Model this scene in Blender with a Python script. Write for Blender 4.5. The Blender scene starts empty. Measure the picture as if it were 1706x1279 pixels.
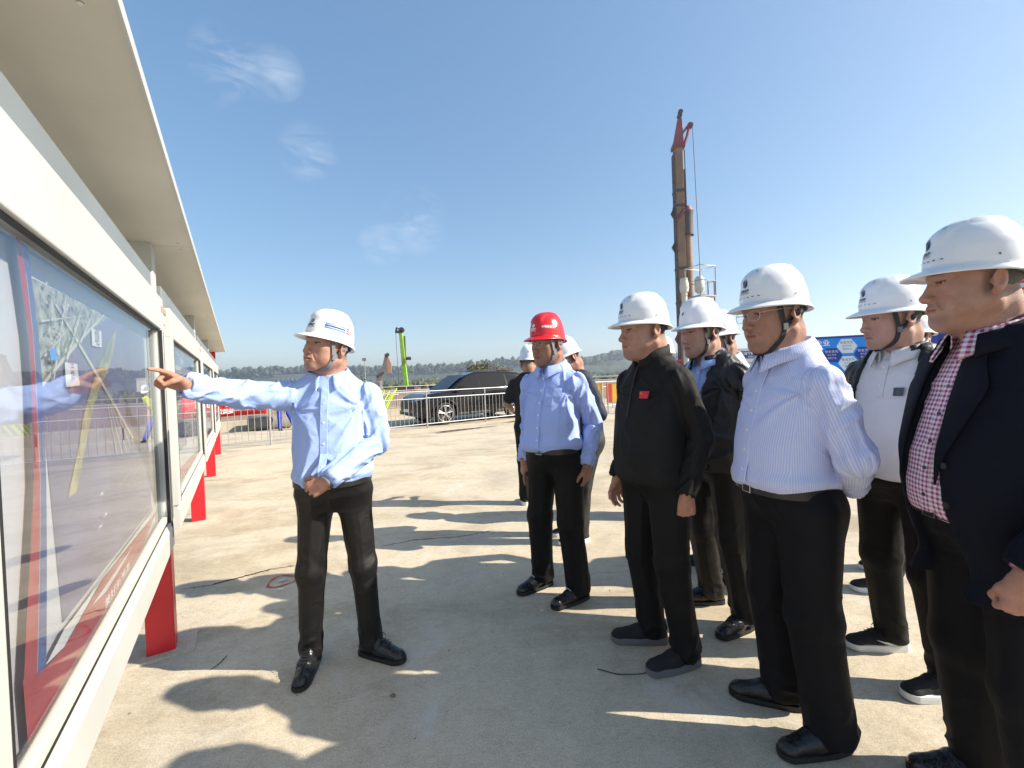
import bpy, bmesh, math, random
import numpy as np
from mathutils import Vector, Matrix
R = math.radians
scene = bpy.context.scene
C = scene.collection
random.seed(7)
RNG = np.random.RandomState(11)

# ---------------------------------------------------------------- camera
CAM_H = 1.43
cam_data = bpy.data.cameras.new('camera')
cam = bpy.data.objects.new('camera', cam_data)
C.objects.link(cam)
cam_data.sensor_width = 36.0
cam_data.lens = 715.0 / 1706.0 * 36.0
cam_data.clip_start = 0.02
cam_data.clip_end = 9000
PITCH = -math.atan(10.5 / 715.0)          # a hair below level
ROLL = R(2.2)
fwd = Vector((0, math.cos(PITCH), math.sin(PITCH)))
rgt0 = Vector((1, 0, 0)); up0 = rgt0.cross(fwd)
rgt = rgt0 * math.cos(ROLL) - up0 * math.sin(ROLL)
upv = rgt0 * math.sin(ROLL) + up0 * math.cos(ROLL)
M = Matrix((rgt, upv, -fwd)).transposed().to_4x4()
M.translation = Vector((0, 0, CAM_H))
cam.matrix_world = M
scene.camera = cam

# ---------------------------------------------------------------- sky and sun
SUN_EL = R(34.0)
SUN_DIR = Vector((0.993, -0.12, 0)).normalized() * math.cos(SUN_EL) + Vector((0, 0, math.sin(SUN_EL)))
world = bpy.data.worlds.new("World")
scene.world = world
world.use_nodes = True
wn, wl = world.node_tree.nodes, world.node_tree.links
bg = wn['Background']
bg.inputs['Strength'].default_value = 0.15
sky = wn.new('ShaderNodeTexSky')
sky.sky_type = 'NISHITA'
sky.sun_disc = False
sky.sun_elevation = SUN_EL
sky.sun_rotation = math.atan2(SUN_DIR.x, SUN_DIR.y)
sky.air_density = 0.9
sky.dust_density = 0.7
sky.ozone_density = 1.0
sky.altitude = 50
# thin wisps of high cloud: a warped noise over the sky direction, kept to a few ragged patches
tc = wn.new('ShaderNodeTexCoord')
def vmath(op, a, b=None):
    n = wn.new('ShaderNodeVectorMath'); n.operation = op
    for i, v in enumerate((a, b)):
        if v is None: continue
        if hasattr(v, 'links'): wl.new(v, n.inputs[i])
        else: n.inputs[i].default_value = v
    return n
def smath(op, a, b=None, clamp=False):
    n = wn.new('ShaderNodeMath'); n.operation = op; n.use_clamp = clamp
    for i, v in enumerate((a, b)):
        if v is None: continue
        if hasattr(v, 'links'): wl.new(v, n.inputs[i])
        else: n.inputs[i].default_value = v
    return n.outputs[0]
mp = wn.new('ShaderNodeMapping')
mp.inputs['Rotation'].default_value = (0.2, 0.45, 0.3)
mp.inputs['Scale'].default_value = (5.0, 4.0, 13.0)
wl.new(tc.outputs['Generated'], mp.inputs['Vector'])
nz = wn.new('ShaderNodeTexNoise'); nz.inputs['Scale'].default_value = 1.6
nz.inputs['Detail'].default_value = 9; nz.inputs['Roughness'].default_value = 0.62
nz.inputs['Distortion'].default_value = 0.9
wl.new(mp.outputs['Vector'], nz.inputs['Vector'])
mask = None
for (dx, dy, dz, rad) in ((-0.19, 0.90, 0.335, 0.075), (-0.255, 0.88, 0.285, 0.05), (-0.46, 0.74, 0.545, 0.065), (-0.36, 0.80, 0.43, 0.055), (-0.39, 0.76, 0.55, 0.045)):
    v = Vector((dx, dy, dz)).normalized()
    dd = vmath('DISTANCE', tc.outputs['Generated'], tuple(v)).outputs['Value']
    g = smath('SUBTRACT', 1.0, smath('DIVIDE', dd, rad), True)
    mask = g if mask is None else smath('MAXIMUM', mask, g)
wis = smath('MULTIPLY', smath('SUBTRACT', nz.outputs['Fac'], 0.43, True), 4.2, True)
fac = smath('MULTIPLY', smath('MULTIPLY', wis, smath('POWER', mask, 0.8)), 0.34)
mixc = wn.new('ShaderNodeMixRGB')
mixc.inputs['Color2'].default_value = (3.4, 3.5, 3.6, 1)
wl.new(fac, mixc.inputs['Fac'])
gam = wn.new('ShaderNodeGamma'); gam.inputs['Gamma'].default_value = 0.60      # softens the bright horizon band, as the phone's tone curve does
hsv = wn.new('ShaderNodeHueSaturation'); hsv.inputs['Saturation'].default_value = 1.5; hsv.inputs['Hue'].default_value = 0.498
wl.new(sky.outputs['Color'], gam.inputs['Color']); wl.new(gam.outputs['Color'], hsv.inputs['Color'])
wl.new(hsv.outputs['Color'], mixc.inputs['Color1'])
wl.new(mixc.outputs['Color'], bg.inputs['Color'])

sun_data = bpy.data.lights.new('sun', 'SUN')
sun_data.energy = 4.1
sun_data.angle = R(0.53)
sun_data.color = (1.0, 0.90, 0.76)
sun = bpy.data.objects.new('sun', sun_data)
C.objects.link(sun)
sun.rotation_euler = (-SUN_DIR).to_track_quat('-Z', 'Y').to_euler()
sun.location = (20, -3, 14)
scene.view_settings.view_transform = 'Standard'
scene.view_settings.look = 'None'
scene.view_settings.gamma = 1
scene.view_settings.use_curve_mapping = False
scene.view_settings.exposure = 1.27
scene.cycles.max_bounces = 8
scene.cycles.transparent_max_bounces = 12

# ---------------------------------------------------------------- materials
MATS = {}
def nodes_of(name):
    m = bpy.data.materials.new(name); m.use_nodes = True
    return m, m.node_tree.nodes, m.node_tree.links, m.node_tree.nodes['Principled BSDF']
def mat(name, col, rough=0.6, var=0.12, scale=8.0, bump=0.0, bscale=200.0, metal=0.0, attr=None, spec=0.5, coat=0.0, sheen=0.0, wrinkle=0.0, wscale=14.0):
    """Principled with noisy colour, optional vertex pigment (attr), fine bump and broad wrinkle bump."""
    if name in MATS: return MATS[name]
    m, n, l, p = nodes_of(name)
    p.inputs['Roughness'].default_value = rough
    p.inputs['Metallic'].default_value = metal
    p.inputs['Specular IOR Level'].default_value = spec
    p.inputs['Coat Weight'].default_value = coat
    p.inputs['Sheen Weight'].default_value = sheen
    tcn = n.new('ShaderNodeTexCoord')
    nz = n.new('ShaderNodeTexNoise'); nz.inputs['Scale'].default_value = scale; nz.inputs['Detail'].default_value = 5
    l.new(tcn.outputs['Object'], nz.inputs['Vector'])
    ramp = n.new('ShaderNodeMapRange')
    ramp.inputs['From Min'].default_value = 0.25; ramp.inputs['From Max'].default_value = 0.75
    ramp.inputs['To Min'].default_value = 1 - var; ramp.inputs['To Max'].default_value = 1 + var
    l.new(nz.outputs['Fac'], ramp.inputs['Value'])
    mx = n.new('ShaderNodeVectorMath'); mx.operation = 'SCALE'
    if attr:
        a = n.new('ShaderNodeAttribute'); a.attribute_name = attr
        l.new(a.outputs['Color'], mx.inputs[0])
    else:
        mx.inputs[0].default_value = col[:3]
    l.new(ramp.outputs['Result'], mx.inputs['Scale'])
    l.new(mx.outputs['Vector'], p.inputs['Base Color'])
    last = None
    if wrinkle:
        w = n.new('ShaderNodeTexNoise'); w.inputs['Scale'].default_value = wscale; w.inputs['Detail'].default_value = 3; w.inputs['Distortion'].default_value = 1.2
        l.new(tcn.outputs['Object'], w.inputs['Vector'])
        b = n.new('ShaderNodeBump'); b.inputs['Strength'].default_value = wrinkle; b.inputs['Distance'].default_value = 0.012
        l.new(w.outputs['Fac'], b.inputs['Height']); last = b
    if bump:
        nb = n.new('ShaderNodeTexNoise'); nb.inputs['Scale'].default_value = bscale; nb.inputs['Detail'].default_value = 4
        l.new(tcn.outputs['Object'], nb.inputs['Vector'])
        b = n.new('ShaderNodeBump'); b.inputs['Strength'].default_value = bump; b.inputs['Distance'].default_value = 0.003
        l.new(nb.outputs['Fac'], b.inputs['Height'])
        if last: l.new(last.outputs['Normal'], b.inputs['Normal'])
        last = b
    if last: l.new(last.outputs['Normal'], p.inputs['Normal'])
    MATS[name] = m
    return m

def pattern_mat(name, kind, c1, c2, period, rough=0.75):
    """Woven pattern from the cloth's own 'pat' coordinates (metres): stripes or gingham."""
    if name in MATS: return MATS[name]
    m, n, l, p = nodes_of(name)
    p.inputs['Roughness'].default_value = rough
    p.inputs['Specular IOR Level'].default_value = 0.25
    a = n.new('ShaderNodeAttribute'); a.attribute_name = 'pat'
    sx = n.new('ShaderNodeSeparateXYZ'); l.new(a.outputs['Vector'], sx.inputs[0])
    def tri(o):
        f = n.new('ShaderNodeMath'); f.operation = 'MULTIPLY'; f.inputs[1].default_value = 2 * math.pi / period; l.new(o, f.inputs[0])
        s = n.new('ShaderNodeMath'); s.operation = 'SINE'; l.new(f.outputs[0], s.inputs[0])
        r = n.new('ShaderNodeMapRange'); r.inputs['From Min'].default_value = -0.35; r.inputs['From Max'].default_value = 0.35
        l.new(s.outputs[0], r.inputs['Value']); return r.outputs['Result']
    fx = tri(sx.outputs['X'])
    if kind == 'gingham':
        fy = tri(sx.outputs['Y'])
        ad = n.new('ShaderNodeMath'); ad.operation = 'ADD'; l.new(fx, ad.inputs[0]); l.new(fy, ad.inputs[1])
        hf = n.new('ShaderNodeMath'); hf.operation = 'MULTIPLY'; hf.inputs[1].default_value = 0.5; l.new(ad.outputs[0], hf.inputs[0])
        fx = hf.outputs[0]
    mx = n.new('ShaderNodeMixRGB'); mx.inputs[1].default_value = (*c1, 1); mx.inputs[2].default_value = (*c2, 1)
    l.new(fx, mx.inputs[0]); l.new(mx.outputs[0], p.inputs['Base Color'])
    tcn = n.new('ShaderNodeTexCoord'); w = n.new('ShaderNodeTexNoise'); w.inputs['Scale'].default_value = 13; w.inputs['Detail'].default_value = 3; w.inputs['Distortion'].default_value = 1.0
    l.new(tcn.outputs['Object'], w.inputs['Vector'])
    b = n.new('ShaderNodeBump'); b.inputs['Strength'].default_value = 0.5; b.inputs['Distance'].default_value = 0.012
    l.new(w.outputs['Fac'], b.inputs['Height']); l.new(b.outputs['Normal'], p.inputs['Normal'])
    MATS[name] = m
    return m

def glass_mat(name, tint=(0.9, 0.93, 0.95), ior=1.5, boost=1.0):
    """Sheet glass: straight-through transparency plus Fresnel reflection."""
    if name in MATS: return MATS[name]
    m, n, l, p = nodes_of(name)
    n.remove(p)
    tr = n.new('ShaderNodeBsdfTransparent'); tr.inputs['Color'].default_value = (*tint, 1)
    gl = n.new('ShaderNodeBsdfGlossy'); gl.inputs['Roughness'].default_value = 0.0; gl.inputs['Color'].default_value = (0.95, 0.97, 1, 1)
    # Schlick reflectance from the angle between view and normal, the same on both faces of the pane
    ge = n.new('ShaderNodeNewGeometry'); dt = n.new('ShaderNodeVectorMath'); dt.operation = 'DOT_PRODUCT'
    l.new(ge.outputs['Normal'], dt.inputs[0]); l.new(ge.outputs['Incoming'], dt.inputs[1])
    def mm(op, a, b=None):
        q = n.new('ShaderNodeMath'); q.operation = op; q.use_clamp = op == 'SUBTRACT'
        for i, x in enumerate((a, b)):
            if x is None: continue
            if hasattr(x, 'links'): l.new(x, q.inputs[i])
            else: q.inputs[i].default_value = x
        return q.outputs[0]
    r0 = ((ior - 1) / (ior + 1)) ** 2
    pw = mm('POWER', mm('SUBTRACT', 1.0, mm('ABSOLUTE', dt.outputs['Value'])), 5.0)
    k = n.new('ShaderNodeMath'); k.operation = 'MULTIPLY'; k.use_clamp = True; k.inputs[1].default_value = boost
    l.new(mm('ADD', mm('MULTIPLY', pw, 1 - r0), r0), k.inputs[0])
    mx = n.new('ShaderNodeMixShader'); l.new(k.outputs[0], mx.inputs[0]); l.new(tr.outputs[0], mx.inputs[1]); l.new(gl.outputs[0], mx.inputs[2])
    l.new(mx.outputs[0], n['Material Output'].inputs['Surface'])
    MATS[name] = m
    return m

# ---------------------------------------------------------------- object helpers
def tag(o, label=None, cat=None, group=None, kind=None):
    if label: o['label'] = label
    if cat: o['category'] = cat
    if group: o['group'] = group
    if kind: o['kind'] = kind
    return o
def empty(name, loc=(0, 0, 0), rz=0.0):
    o = bpy.data.objects.new(name, None); C.objects.link(o)
    o.location = loc; o.rotation_euler = (0, 0, rz); o.empty_display_size = 0.1
    return o
def link(name, me, m=None, parent=None):
    if m is not None and len(me.materials) == 0: me.materials.append(m)
    o = bpy.data.objects.new(name, me); C.objects.link(o)
    if parent is not None: o.parent = parent
    return o
def npmesh(name, V, F, smooth=True):
    """V (n,3) array, F (m,k) array of equal-sized faces."""
    V = np.ascontiguousarray(V, dtype=np.float32); F = np.ascontiguousarray(F, dtype=np.int32)
    me = bpy.data.meshes.new(name)
    me.vertices.add(len(V)); me.vertices.foreach_set('co', V.ravel())
    k = F.shape[1]
    me.loops.add(F.size); me.loops.foreach_set('vertex_index', F.ravel())
    me.polygons.add(len(F)); me.polygons.foreach_set('loop_start', np.arange(0, F.size, k, dtype=np.int32))
    me.polygons.foreach_set('use_smooth', np.full(len(F), smooth))
    me.update(calc_edges=True); me.validate()
    return me
def pymesh(name, V, F, smooth=False):
    me = bpy.data.meshes.new(name)
    me.from_pydata([tuple(v) for v in V], [], [tuple(f) for f in F])
    if smooth:
        for p in me.polygons: p.use_smooth = True
    me.update(); return me

class MB:
    """Collects boxes, tubes, prisms; build() links them as one mesh object."""
    def __init__(s): s.V = []; s.F = []; s.S = []
    def raw(s, V, F, smooth=False):
        b = len(s.V); s.V += [tuple(v) for v in V]; s.F += [tuple(i + b for i in f) for f in F]; s.S += [smooth] * len(F); return s
    def box(s, lo, hi, M=None):
        x0, y0, z0 = lo; x1, y1, z1 = hi
        V = [(x0, y0, z0), (x1, y0, z0), (x1, y1, z0), (x0, y1, z0), (x0, y0, z1), (x1, y0, z1), (x1, y1, z1), (x0, y1, z1)]
        if M is not None: V = [tuple(M @ Vector(v)) for v in V]
        return s.raw(V, [(3, 2, 1, 0), (4, 5, 6, 7), (0, 1, 5, 4), (1, 2, 6, 5), (2, 3, 7, 6), (3, 0, 4, 7)])
    def tube(s, pts, r, n=8, cap=True, closed=False):
        pts = [Vector(p) for p in pts]; rs = r if isinstance(r, (list, tuple)) else [r] * len(pts)
        V = []; F = []; N = len(pts); prev = None
        for i, p in enumerate(pts):
            a = pts[(i - 1) % N] if (i > 0 or closed) else p
            b = pts[(i + 1) % N] if (i < N - 1 or closed) else p
            t = (b - a).normalized()
            if prev is None:
                h = Vector((0, 0, 1)) if abs(t.z) < 0.9 else Vector((1, 0, 0))
                u = t.cross(h).normalized()
            else:
                u = (prev - t * prev.dot(t)).normalized()
            prev = u; w = t.cross(u)
            for k in range(n):
                q = 2 * math.pi * k / n
                V.append(p + (u * math.cos(q) + w * math.sin(q)) * rs[i])
        for i in range(N if closed else N - 1):
            j = (i + 1) % N
            for k in range(n):
                k2 = (k + 1) % n
                F.append((i * n + k, i * n + k2, j * n + k2, j * n + k))
        s.raw(V, F, True)
        if cap and not closed:
            s.raw(V[:n], [tuple(range(n))[::-1]]); s.raw(V[-n:], [tuple(range(n))])
        return s
    def prism(s, poly, z0, z1, M=None):
        n = len(poly); V = [(x, y, z0) for x, y in poly] + [(x, y, z1) for x, y in poly]
        if M is not None: V = [tuple(M @ Vector(v)) for v in V]
        F = [tuple(range(n))[::-1], tuple(range(n, 2 * n))] + [(i, (i + 1) % n, n + (i + 1) % n, n + i) for i in range(n)]
        return s.raw(V, F)
    def build(s, name, m, parent=None, bevel=0.0):
        me = bpy.data.meshes.new(name); me.from_pydata(s.V, [], s.F)
        me.polygons.foreach_set('use_smooth', s.S); me.update()
        o = link(name, me, m, parent)
        if bevel:
            b = o.modifiers.new('bevel', 'BEVEL'); b.width = bevel; b.segments = 2; b.limit_method = 'ANGLE'
        return o

def text_mesh(body, size, align='CENTER', depth=0.0, bold=0.0):
    cu = bpy.data.curves.new('lettering', 'FONT'); cu.body = body; cu.size = size
    cu.align_x = align; cu.align_y = 'CENTER'; cu.extrude = depth; cu.resolution_u = 3; cu.offset = bold
    ob = bpy.data.objects.new('lettering', cu); C.objects.link(ob)
    dg = bpy.context.evaluated_depsgraph_get()
    me = bpy.data.meshes.new_from_object(ob.evaluated_get(dg))
    bpy.data.objects.remove(ob); bpy.data.curves.remove(cu)
    me.name = 'lettering'
    return me
def lettering(body, size, M, m, parent, name='lettering', align='CENTER', bold=0.0, warp=None):
    """Flat print: M places the text plane; warp maps each (u,v) to a surface point."""
    me = text_mesh(body, size, align, 0.0, bold)
    me.materials.clear()
    if warp:
        for v in me.vertices: v.co = warp(v.co.x, v.co.y)
    else:
        me.transform(M)
    return link(name, me, m, parent)

# ---------------------------------------------------------------- numpy noise
def _h(ix, iy, iz, seed):
    n = (ix * 374761393 + iy * 668265263 + iz * 2147483647 + seed * 974634777).astype(np.int64)
    n = (n ^ (n >> 13)) * 1274126177
    n = n ^ (n >> 16)
    return (n & 0xffff).astype(np.float32) / 65535.0
def vnoise(P, seed=0):
    P = np.asarray(P, dtype=np.float64); I = np.floor(P).astype(np.int64); f = (P - I).astype(np.float32); f = f * f * (3 - 2 * f)
    out = 0
    for a in (0, 1):
        wa = f[..., 0] if a else 1 - f[..., 0]
        for b in (0, 1):
            wb = f[..., 1] if b else 1 - f[..., 1]
            for c in (0, 1):
                wc = f[..., 2] if c else 1 - f[..., 2]
                out = out + wa * wb * wc * _h(I[..., 0] + a, I[..., 1] + b, I[..., 2] + c, seed)
    return out
def fbm(P, seed=0, o=4):
    s = 0; a = 0.5; P = np.asarray(P, dtype=np.float64)
    for i in range(o): s = s + a * vnoise(P, seed + i * 17); P = P * 2.03 + 3.1; a *= 0.5
    return s / (1 - 0.5 ** o)
def ridge(P, seed=0): return 1 - np.abs(2 * vnoise(P, seed) - 1)
def sstep(a, b, x):
    t = np.clip((x - a) / (b - a), 0, 1); return t * t * (3 - 2 * t)

# ---------------------------------------------------------------- implicit volumes (smooth-union modelling, surface nets)
class Vol:
    def __init__(s, lo, hi, h):
        s.lo = np.array(lo, float); s.h = h
        s.n = np.ceil((np.array(hi, float) - s.lo) / h).astype(int) + 1
        s.F = np.full(s.n, 9.0, np.float32)
        s.ax = [(s.lo[i] + h * np.arange(s.n[i])).astype(np.float32) for i in range(3)]
    def sub(s, lo, hi):
        sl = []
        for i in range(3):
            a = int(max(0, math.floor((lo[i] - s.lo[i]) / s.h))); b = int(min(s.n[i], math.ceil((hi[i] - s.lo[i]) / s.h) + 1))
            if b <= a: return None
            sl.append(slice(a, b))
        return tuple(sl)
    def put(s, fn, lo, hi, k=0.02, cut=False):
        pad = k + 3 * s.h + 0.01
        sl = s.sub(np.array(lo) - pad, np.array(hi) + pad)
        if sl is None: return
        X = s.ax[0][sl[0]][:, None, None]; Y = s.ax[1][sl[1]][None, :, None]; Z = s.ax[2][sl[2]][None, None, :]
        d = fn(X, Y, Z).astype(np.float32); F = s.F[sl]
        if cut:
            d = -d
            hh = np.maximum(k - np.abs(F - d), 0) / max(k, 1e-6); s.F[sl] = np.maximum(F, d) + hh * hh * k * 0.25
        else:
            hh = np.maximum(k - np.abs(F - d), 0) / max(k, 1e-6); s.F[sl] = np.minimum(F, d) - hh * hh * k * 0.25
    def cone(s, a, b, ra, rb, k=0.02, cut=False, flat=None):
        a = np.array(a, float); b = np.array(b, float); ab = b - a; L2 = max(float(ab @ ab), 1e-9)
        def fn(X, Y, Z):
            px, py, pz = X - a[0], Y - a[1], Z - a[2]
            t = np.clip((px * ab[0] + py * ab[1] + pz * ab[2]) / L2, 0, 1)
            dx, dy, dz = px - t * ab[0], py - t * ab[1], pz - t * ab[2]
            return np.sqrt(dx * dx + dy * dy + dz * dz) - (ra + (rb - ra) * t)
        m = max(ra, rb)
        s.put(fn, np.minimum(a, b) - m, np.maximum(a, b) + m, k, cut)
    def ell(s, c, r, k=0.02, cut=False, rot=None):
        c = np.array(c, float); r = np.array(r, float)
        Rm = None if rot is None else np.array(rot.to_matrix().transposed())
        def fn(X, Y, Z):
            px, py, pz = X - c[0], Y - c[1], Z - c[2]
            if Rm is not None:
                px, py, pz = (Rm[0, 0] * px + Rm[0, 1] * py + Rm[0, 2] * pz, Rm[1, 0] * px + Rm[1, 1] * py + Rm[1, 2] * pz, Rm[2, 0] * px + Rm[2, 1] * py + Rm[2, 2] * pz)
            k0 = np.sqrt((px / r[0]) ** 2 + (py / r[1]) ** 2 + (pz / r[2]) ** 2)
            k1 = np.sqrt((px / r[0] ** 2) ** 2 + (py / r[1] ** 2) ** 2 + (pz / r[2] ** 2) ** 2)
            return k0 * (k0 - 1) / np.maximum(k1, 1e-6)
        m = r if Rm is None else np.full(3, r.max())
        s.put(fn, c - m, c + m, k, cut)
    def loft(s, secs, k=0.03, p=2.3):
        """secs: (z, rx, ry, cx, cy) stacked elliptical sections."""
        A = np.array(sorted(secs), float); zlo, zhi = A[0, 0], A[-1, 0]
        def fn(X, Y, Z):
            z = Z.ravel(); zc = np.clip(z, zlo, zhi)
            cols = []
            for j in range(1, 5):
                zz = np.linspace(zlo, zhi, 200); v = np.interp(zz, A[:, 0], A[:, j])
                ker = np.hanning(23); ker /= ker.sum(); v = np.convolve(np.pad(v, 11, mode='edge'), ker, 'valid')
                cols.append(np.interp(zc, zz, v)[None, None, :])
            rx, ry, cx, cy = cols
            q = (np.abs((X - cx) / rx) ** p + np.abs((Y - cy) / ry) ** p) ** (1 / p)
            d = (q - 1) * np.minimum(rx, ry)
            dz = np.maximum(np.maximum(zlo - Z, Z - zhi), 0)
            return np.where(dz > 0, np.sqrt(np.maximum(d, 0) ** 2 + dz * dz), np.maximum(d, np.maximum(zlo - Z, Z - zhi)))
        mx = A[:, 1].max() + np.abs(A[:, 3]).max(); my = A[:, 2].max() + np.abs(A[:, 4]).max()
        s.put(fn, (-mx, -my, zlo), (mx, my, zhi), k)
    def clip(s, fn):
        X = s.ax[0][:, None, None]; Y = s.ax[1][None, :, None]; Z = s.ax[2][None, None, :]
        s.F = np.maximum(s.F, np.broadcast_to(fn(X, Y, Z), s.F.shape).astype(np.float32))
    def mesh(s):
        F = s.F; S = F < 0
        S8 = np.zeros(np.array(F.shape) - 1, np.int8)
        offs = [(i, j, k) for i in (0, 1) for j in (0, 1) for k in (0, 1)]
        nx, ny, nz = S8.shape
        for (i, j, k) in offs: S8 += S[i:i + nx, j:j + ny, k:k + nz]
        act = (S8 > 0) & (S8 < 8)
        I = np.argwhere(act); idx = np.full(S8.shape, -1, np.int32); idx[act] = np.arange(len(I))
        acc = np.zeros((len(I), 3), np.float32); cnt = np.zeros(len(I), np.float32)
        for a in offs:
            for ax in range(3):
                if a[ax]: continue
                b = list(a); b[ax] = 1
                fa = F[I[:, 0] + a[0], I[:, 1] + a[1], I[:, 2] + a[2]]; fb = F[I[:, 0] + b[0], I[:, 1] + b[1], I[:, 2] + b[2]]
                m = (fa < 0) != (fb < 0)
                t = np.where(m, fa / np.where(np.abs(fa - fb) < 1e-9, 1, fa - fb), 0)
                pa = np.tile(np.array(a, np.float32), (len(I), 1)); pa[:, ax] += t
                acc += pa * m[:, None]; cnt += m
        V = s.lo + s.h * (I + acc / np.maximum(cnt, 1)[:, None])
        Q = []
        for ax in range(3):
            o1, o2 = [(1, 2), (2, 0), (0, 1)][ax]
            sa = [slice(None)] * 3; sb = [slice(None)] * 3; sa[ax] = slice(0, -1); sb[ax] = slice(1, None)
            d = S[tuple(sa)].astype(np.int8) - S[tuple(sb)]
            E = np.argwhere(d != 0); sg = d[E[:, 0], E[:, 1], E[:, 2]]
            ok = (E[:, o1] > 0) & (E[:, o2] > 0) & (E[:, o1] < idx.shape[o1]) & (E[:, o2] < idx.shape[o2])
            E = E[ok]; sg = sg[ok]
            def at(u, v):
                T = E.copy(); T[:, o1] += u; T[:, o2] += v; return idx[T[:, 0], T[:, 1], T[:, 2]]
            q = np.stack([at(-1, -1), at(0, -1), at(0, 0), at(-1, 0)], 1)
            q[sg < 0] = q[sg < 0][:, ::-1]; Q.append(q)
        Q = np.concatenate(Q); Q = Q[(Q >= 0).all(1)]
        return V, Q
def vnormals(V, Q):
    n = np.cross(V[Q[:, 2]] - V[Q[:, 0]], V[Q[:, 3]] - V[Q[:, 1]])
    N = np.stack([np.bincount(Q.ravel(), np.repeat(n[:, i], 4), len(V)) for i in range(3)], 1)
    return N / np.maximum(np.linalg.norm(N, axis=1, keepdims=True), 1e-9)
def relax(V, Q, it=1, w=0.5):
    for _ in range(it):
        acc = np.zeros_like(V); cnt = np.zeros(len(V))
        for a, b in ((0, 1), (1, 2), (2, 3), (3, 0)):
            for i, j in ((a, b), (b, a)):
                for c in range(3): acc[:, c] += np.bincount(Q[:, i], V[Q[:, j], c], len(V))
                cnt += np.bincount(Q[:, i], minlength=len(V))
        V = V * (1 - w) + w * acc / np.maximum(cnt, 1)[:, None]
    return V
# ================================================================ people
def rotz(V, a):
    c, s_ = math.cos(a), math.sin(a); V = np.asarray(V, float)
    return np.stack([c * V[..., 0] - s_ * V[..., 1], s_ * V[..., 0] + c * V[..., 1], V[..., 2]], -1)
def nrm(v): v = np.asarray(v, float); return v / max(np.linalg.norm(v), 1e-9)

SKIN = mat('skin', (0.5, 0.3, 0.2), 0.50, 0.09, 45, 0.75, 480, attr='Col', spec=0.4)
try:
    _p = SKIN.node_tree.nodes['Principled BSDF']
    _p.inputs['Subsurface Weight'].default_value = 0.12
    _p.inputs['Subsurface Radius'].default_value = (1.0, 0.35, 0.2)
    _p.inputs['Subsurface Scale'].default_value = 0.006
except KeyError: pass
HAIR = mat('black_hair', (0.014, 0.012, 0.011), 0.5, 0.4, 60, 0.9, 500)
GREYHAIR = mat('greying_hair', (0.05, 0.047, 0.045), 0.55, 0.5, 90, 0.9, 500)
LEATHER = mat('black_leather', (0.010, 0.010, 0.011), 0.22, 0.2, 20, 0.25, 60, wrinkle=0.35, wscale=45)
KNIT = mat('black_knit', (0.010, 0.010, 0.011), 0.85, 0.2, 40, 0.5, 700)
SOLE_W = mat('white_rubber', (0.72, 0.72, 0.70), 0.6, 0.06)
SOLE_G = mat('grey_rubber', (0.13, 0.13, 0.135), 0.6, 0.1)
SOLE_B = mat('black_rubber', (0.012, 0.012, 0.012), 0.55, 0.1)
METAL = mat('steel', (0.55, 0.55, 0.56), 0.28, 0.06, 20, metal=1.0)
STRAP_K = mat('black_webbing', (0.018, 0.018, 0.021), 0.7, 0.2, 60, 0.5, 900)
STRAP_G = mat('grey_webbing', (0.16, 0.17, 0.19), 0.7, 0.2, 60, 0.5, 900)
BELT = mat('belt_leather', (0.014, 0.013, 0.013), 0.4, 0.2, 30, 0.2, 200)
BUTTON = mat('pearl_button', (0.75, 0.78, 0.84), 0.3, 0.05)
BUTTON_D = mat('dark_button', (0.05, 0.03, 0.05), 0.35, 0.1)
INK_BLUE = mat('navy_print', (0.02, 0.035, 0.17), 0.45, 0.05)
INK_GREY = mat('grey_print', (0.05, 0.075, 0.07), 0.45, 0.05)
INK_DARK = mat('charcoal_print', (0.035, 0.045, 0.07), 0.45, 0.05)
INK_WHITE = mat('white_print', (0.85, 0.85, 0.85), 0.45, 0.03)
INK_RED = mat('red_print', (0.62, 0.02, 0.03), 0.5, 0.05)
INK_CYAN = mat('sky_blue_print', (0.05, 0.2, 0.62), 0.45, 0.05)
INK_PINK = mat('rose_print', (0.72, 0.08, 0.14), 0.45, 0.05)
SLOT = mat('vent_black', (0.01, 0.01, 0.012), 0.7, 0.05)
HELM_W = mat('white_helmet_shell', (0.76, 0.77, 0.775), 0.27, 0.06, 9, 0.03, 300, coat=0.25)
HELM_R = mat('red_helmet_shell', (0.62, 0.012, 0.018), 0.26, 0.05, 6, 0.03, 300, coat=0.25)
LENS = glass_mat('spectacle_lens', (0.97, 0.97, 0.97), 1.45, 0.8)

def body_secs(P, e=0.0):
    g, b = P['girth'], P['belly']
    T = [(0.80, .165, .118 + .1 * b, 0.0), (0.88, .172, .126 + .35 * b, .004 + .3 * b), (0.95, .168, .126 + .7 * b, .008 + .6 * b), (1.03, .168, .128 + b, .012 + .85 * b),
         (1.12, .168, .126 + .9 * b, .010 + .7 * b), (1.22, .171, .122 + .45 * b, .002 + .35 * b), (1.31, .174, .117 + .1 * b, -.006),
         (1.365, .158, .106, -.014), (1.41, .124, .090, -.02), (1.45, .092, .075, -.024), (1.478, .078, .068, -.026)]
    return [(z, rx * g + e, ry * (0.5 + 0.5 * g) + e, 0.0, cy) for z, rx, ry, cy in T]

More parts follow.
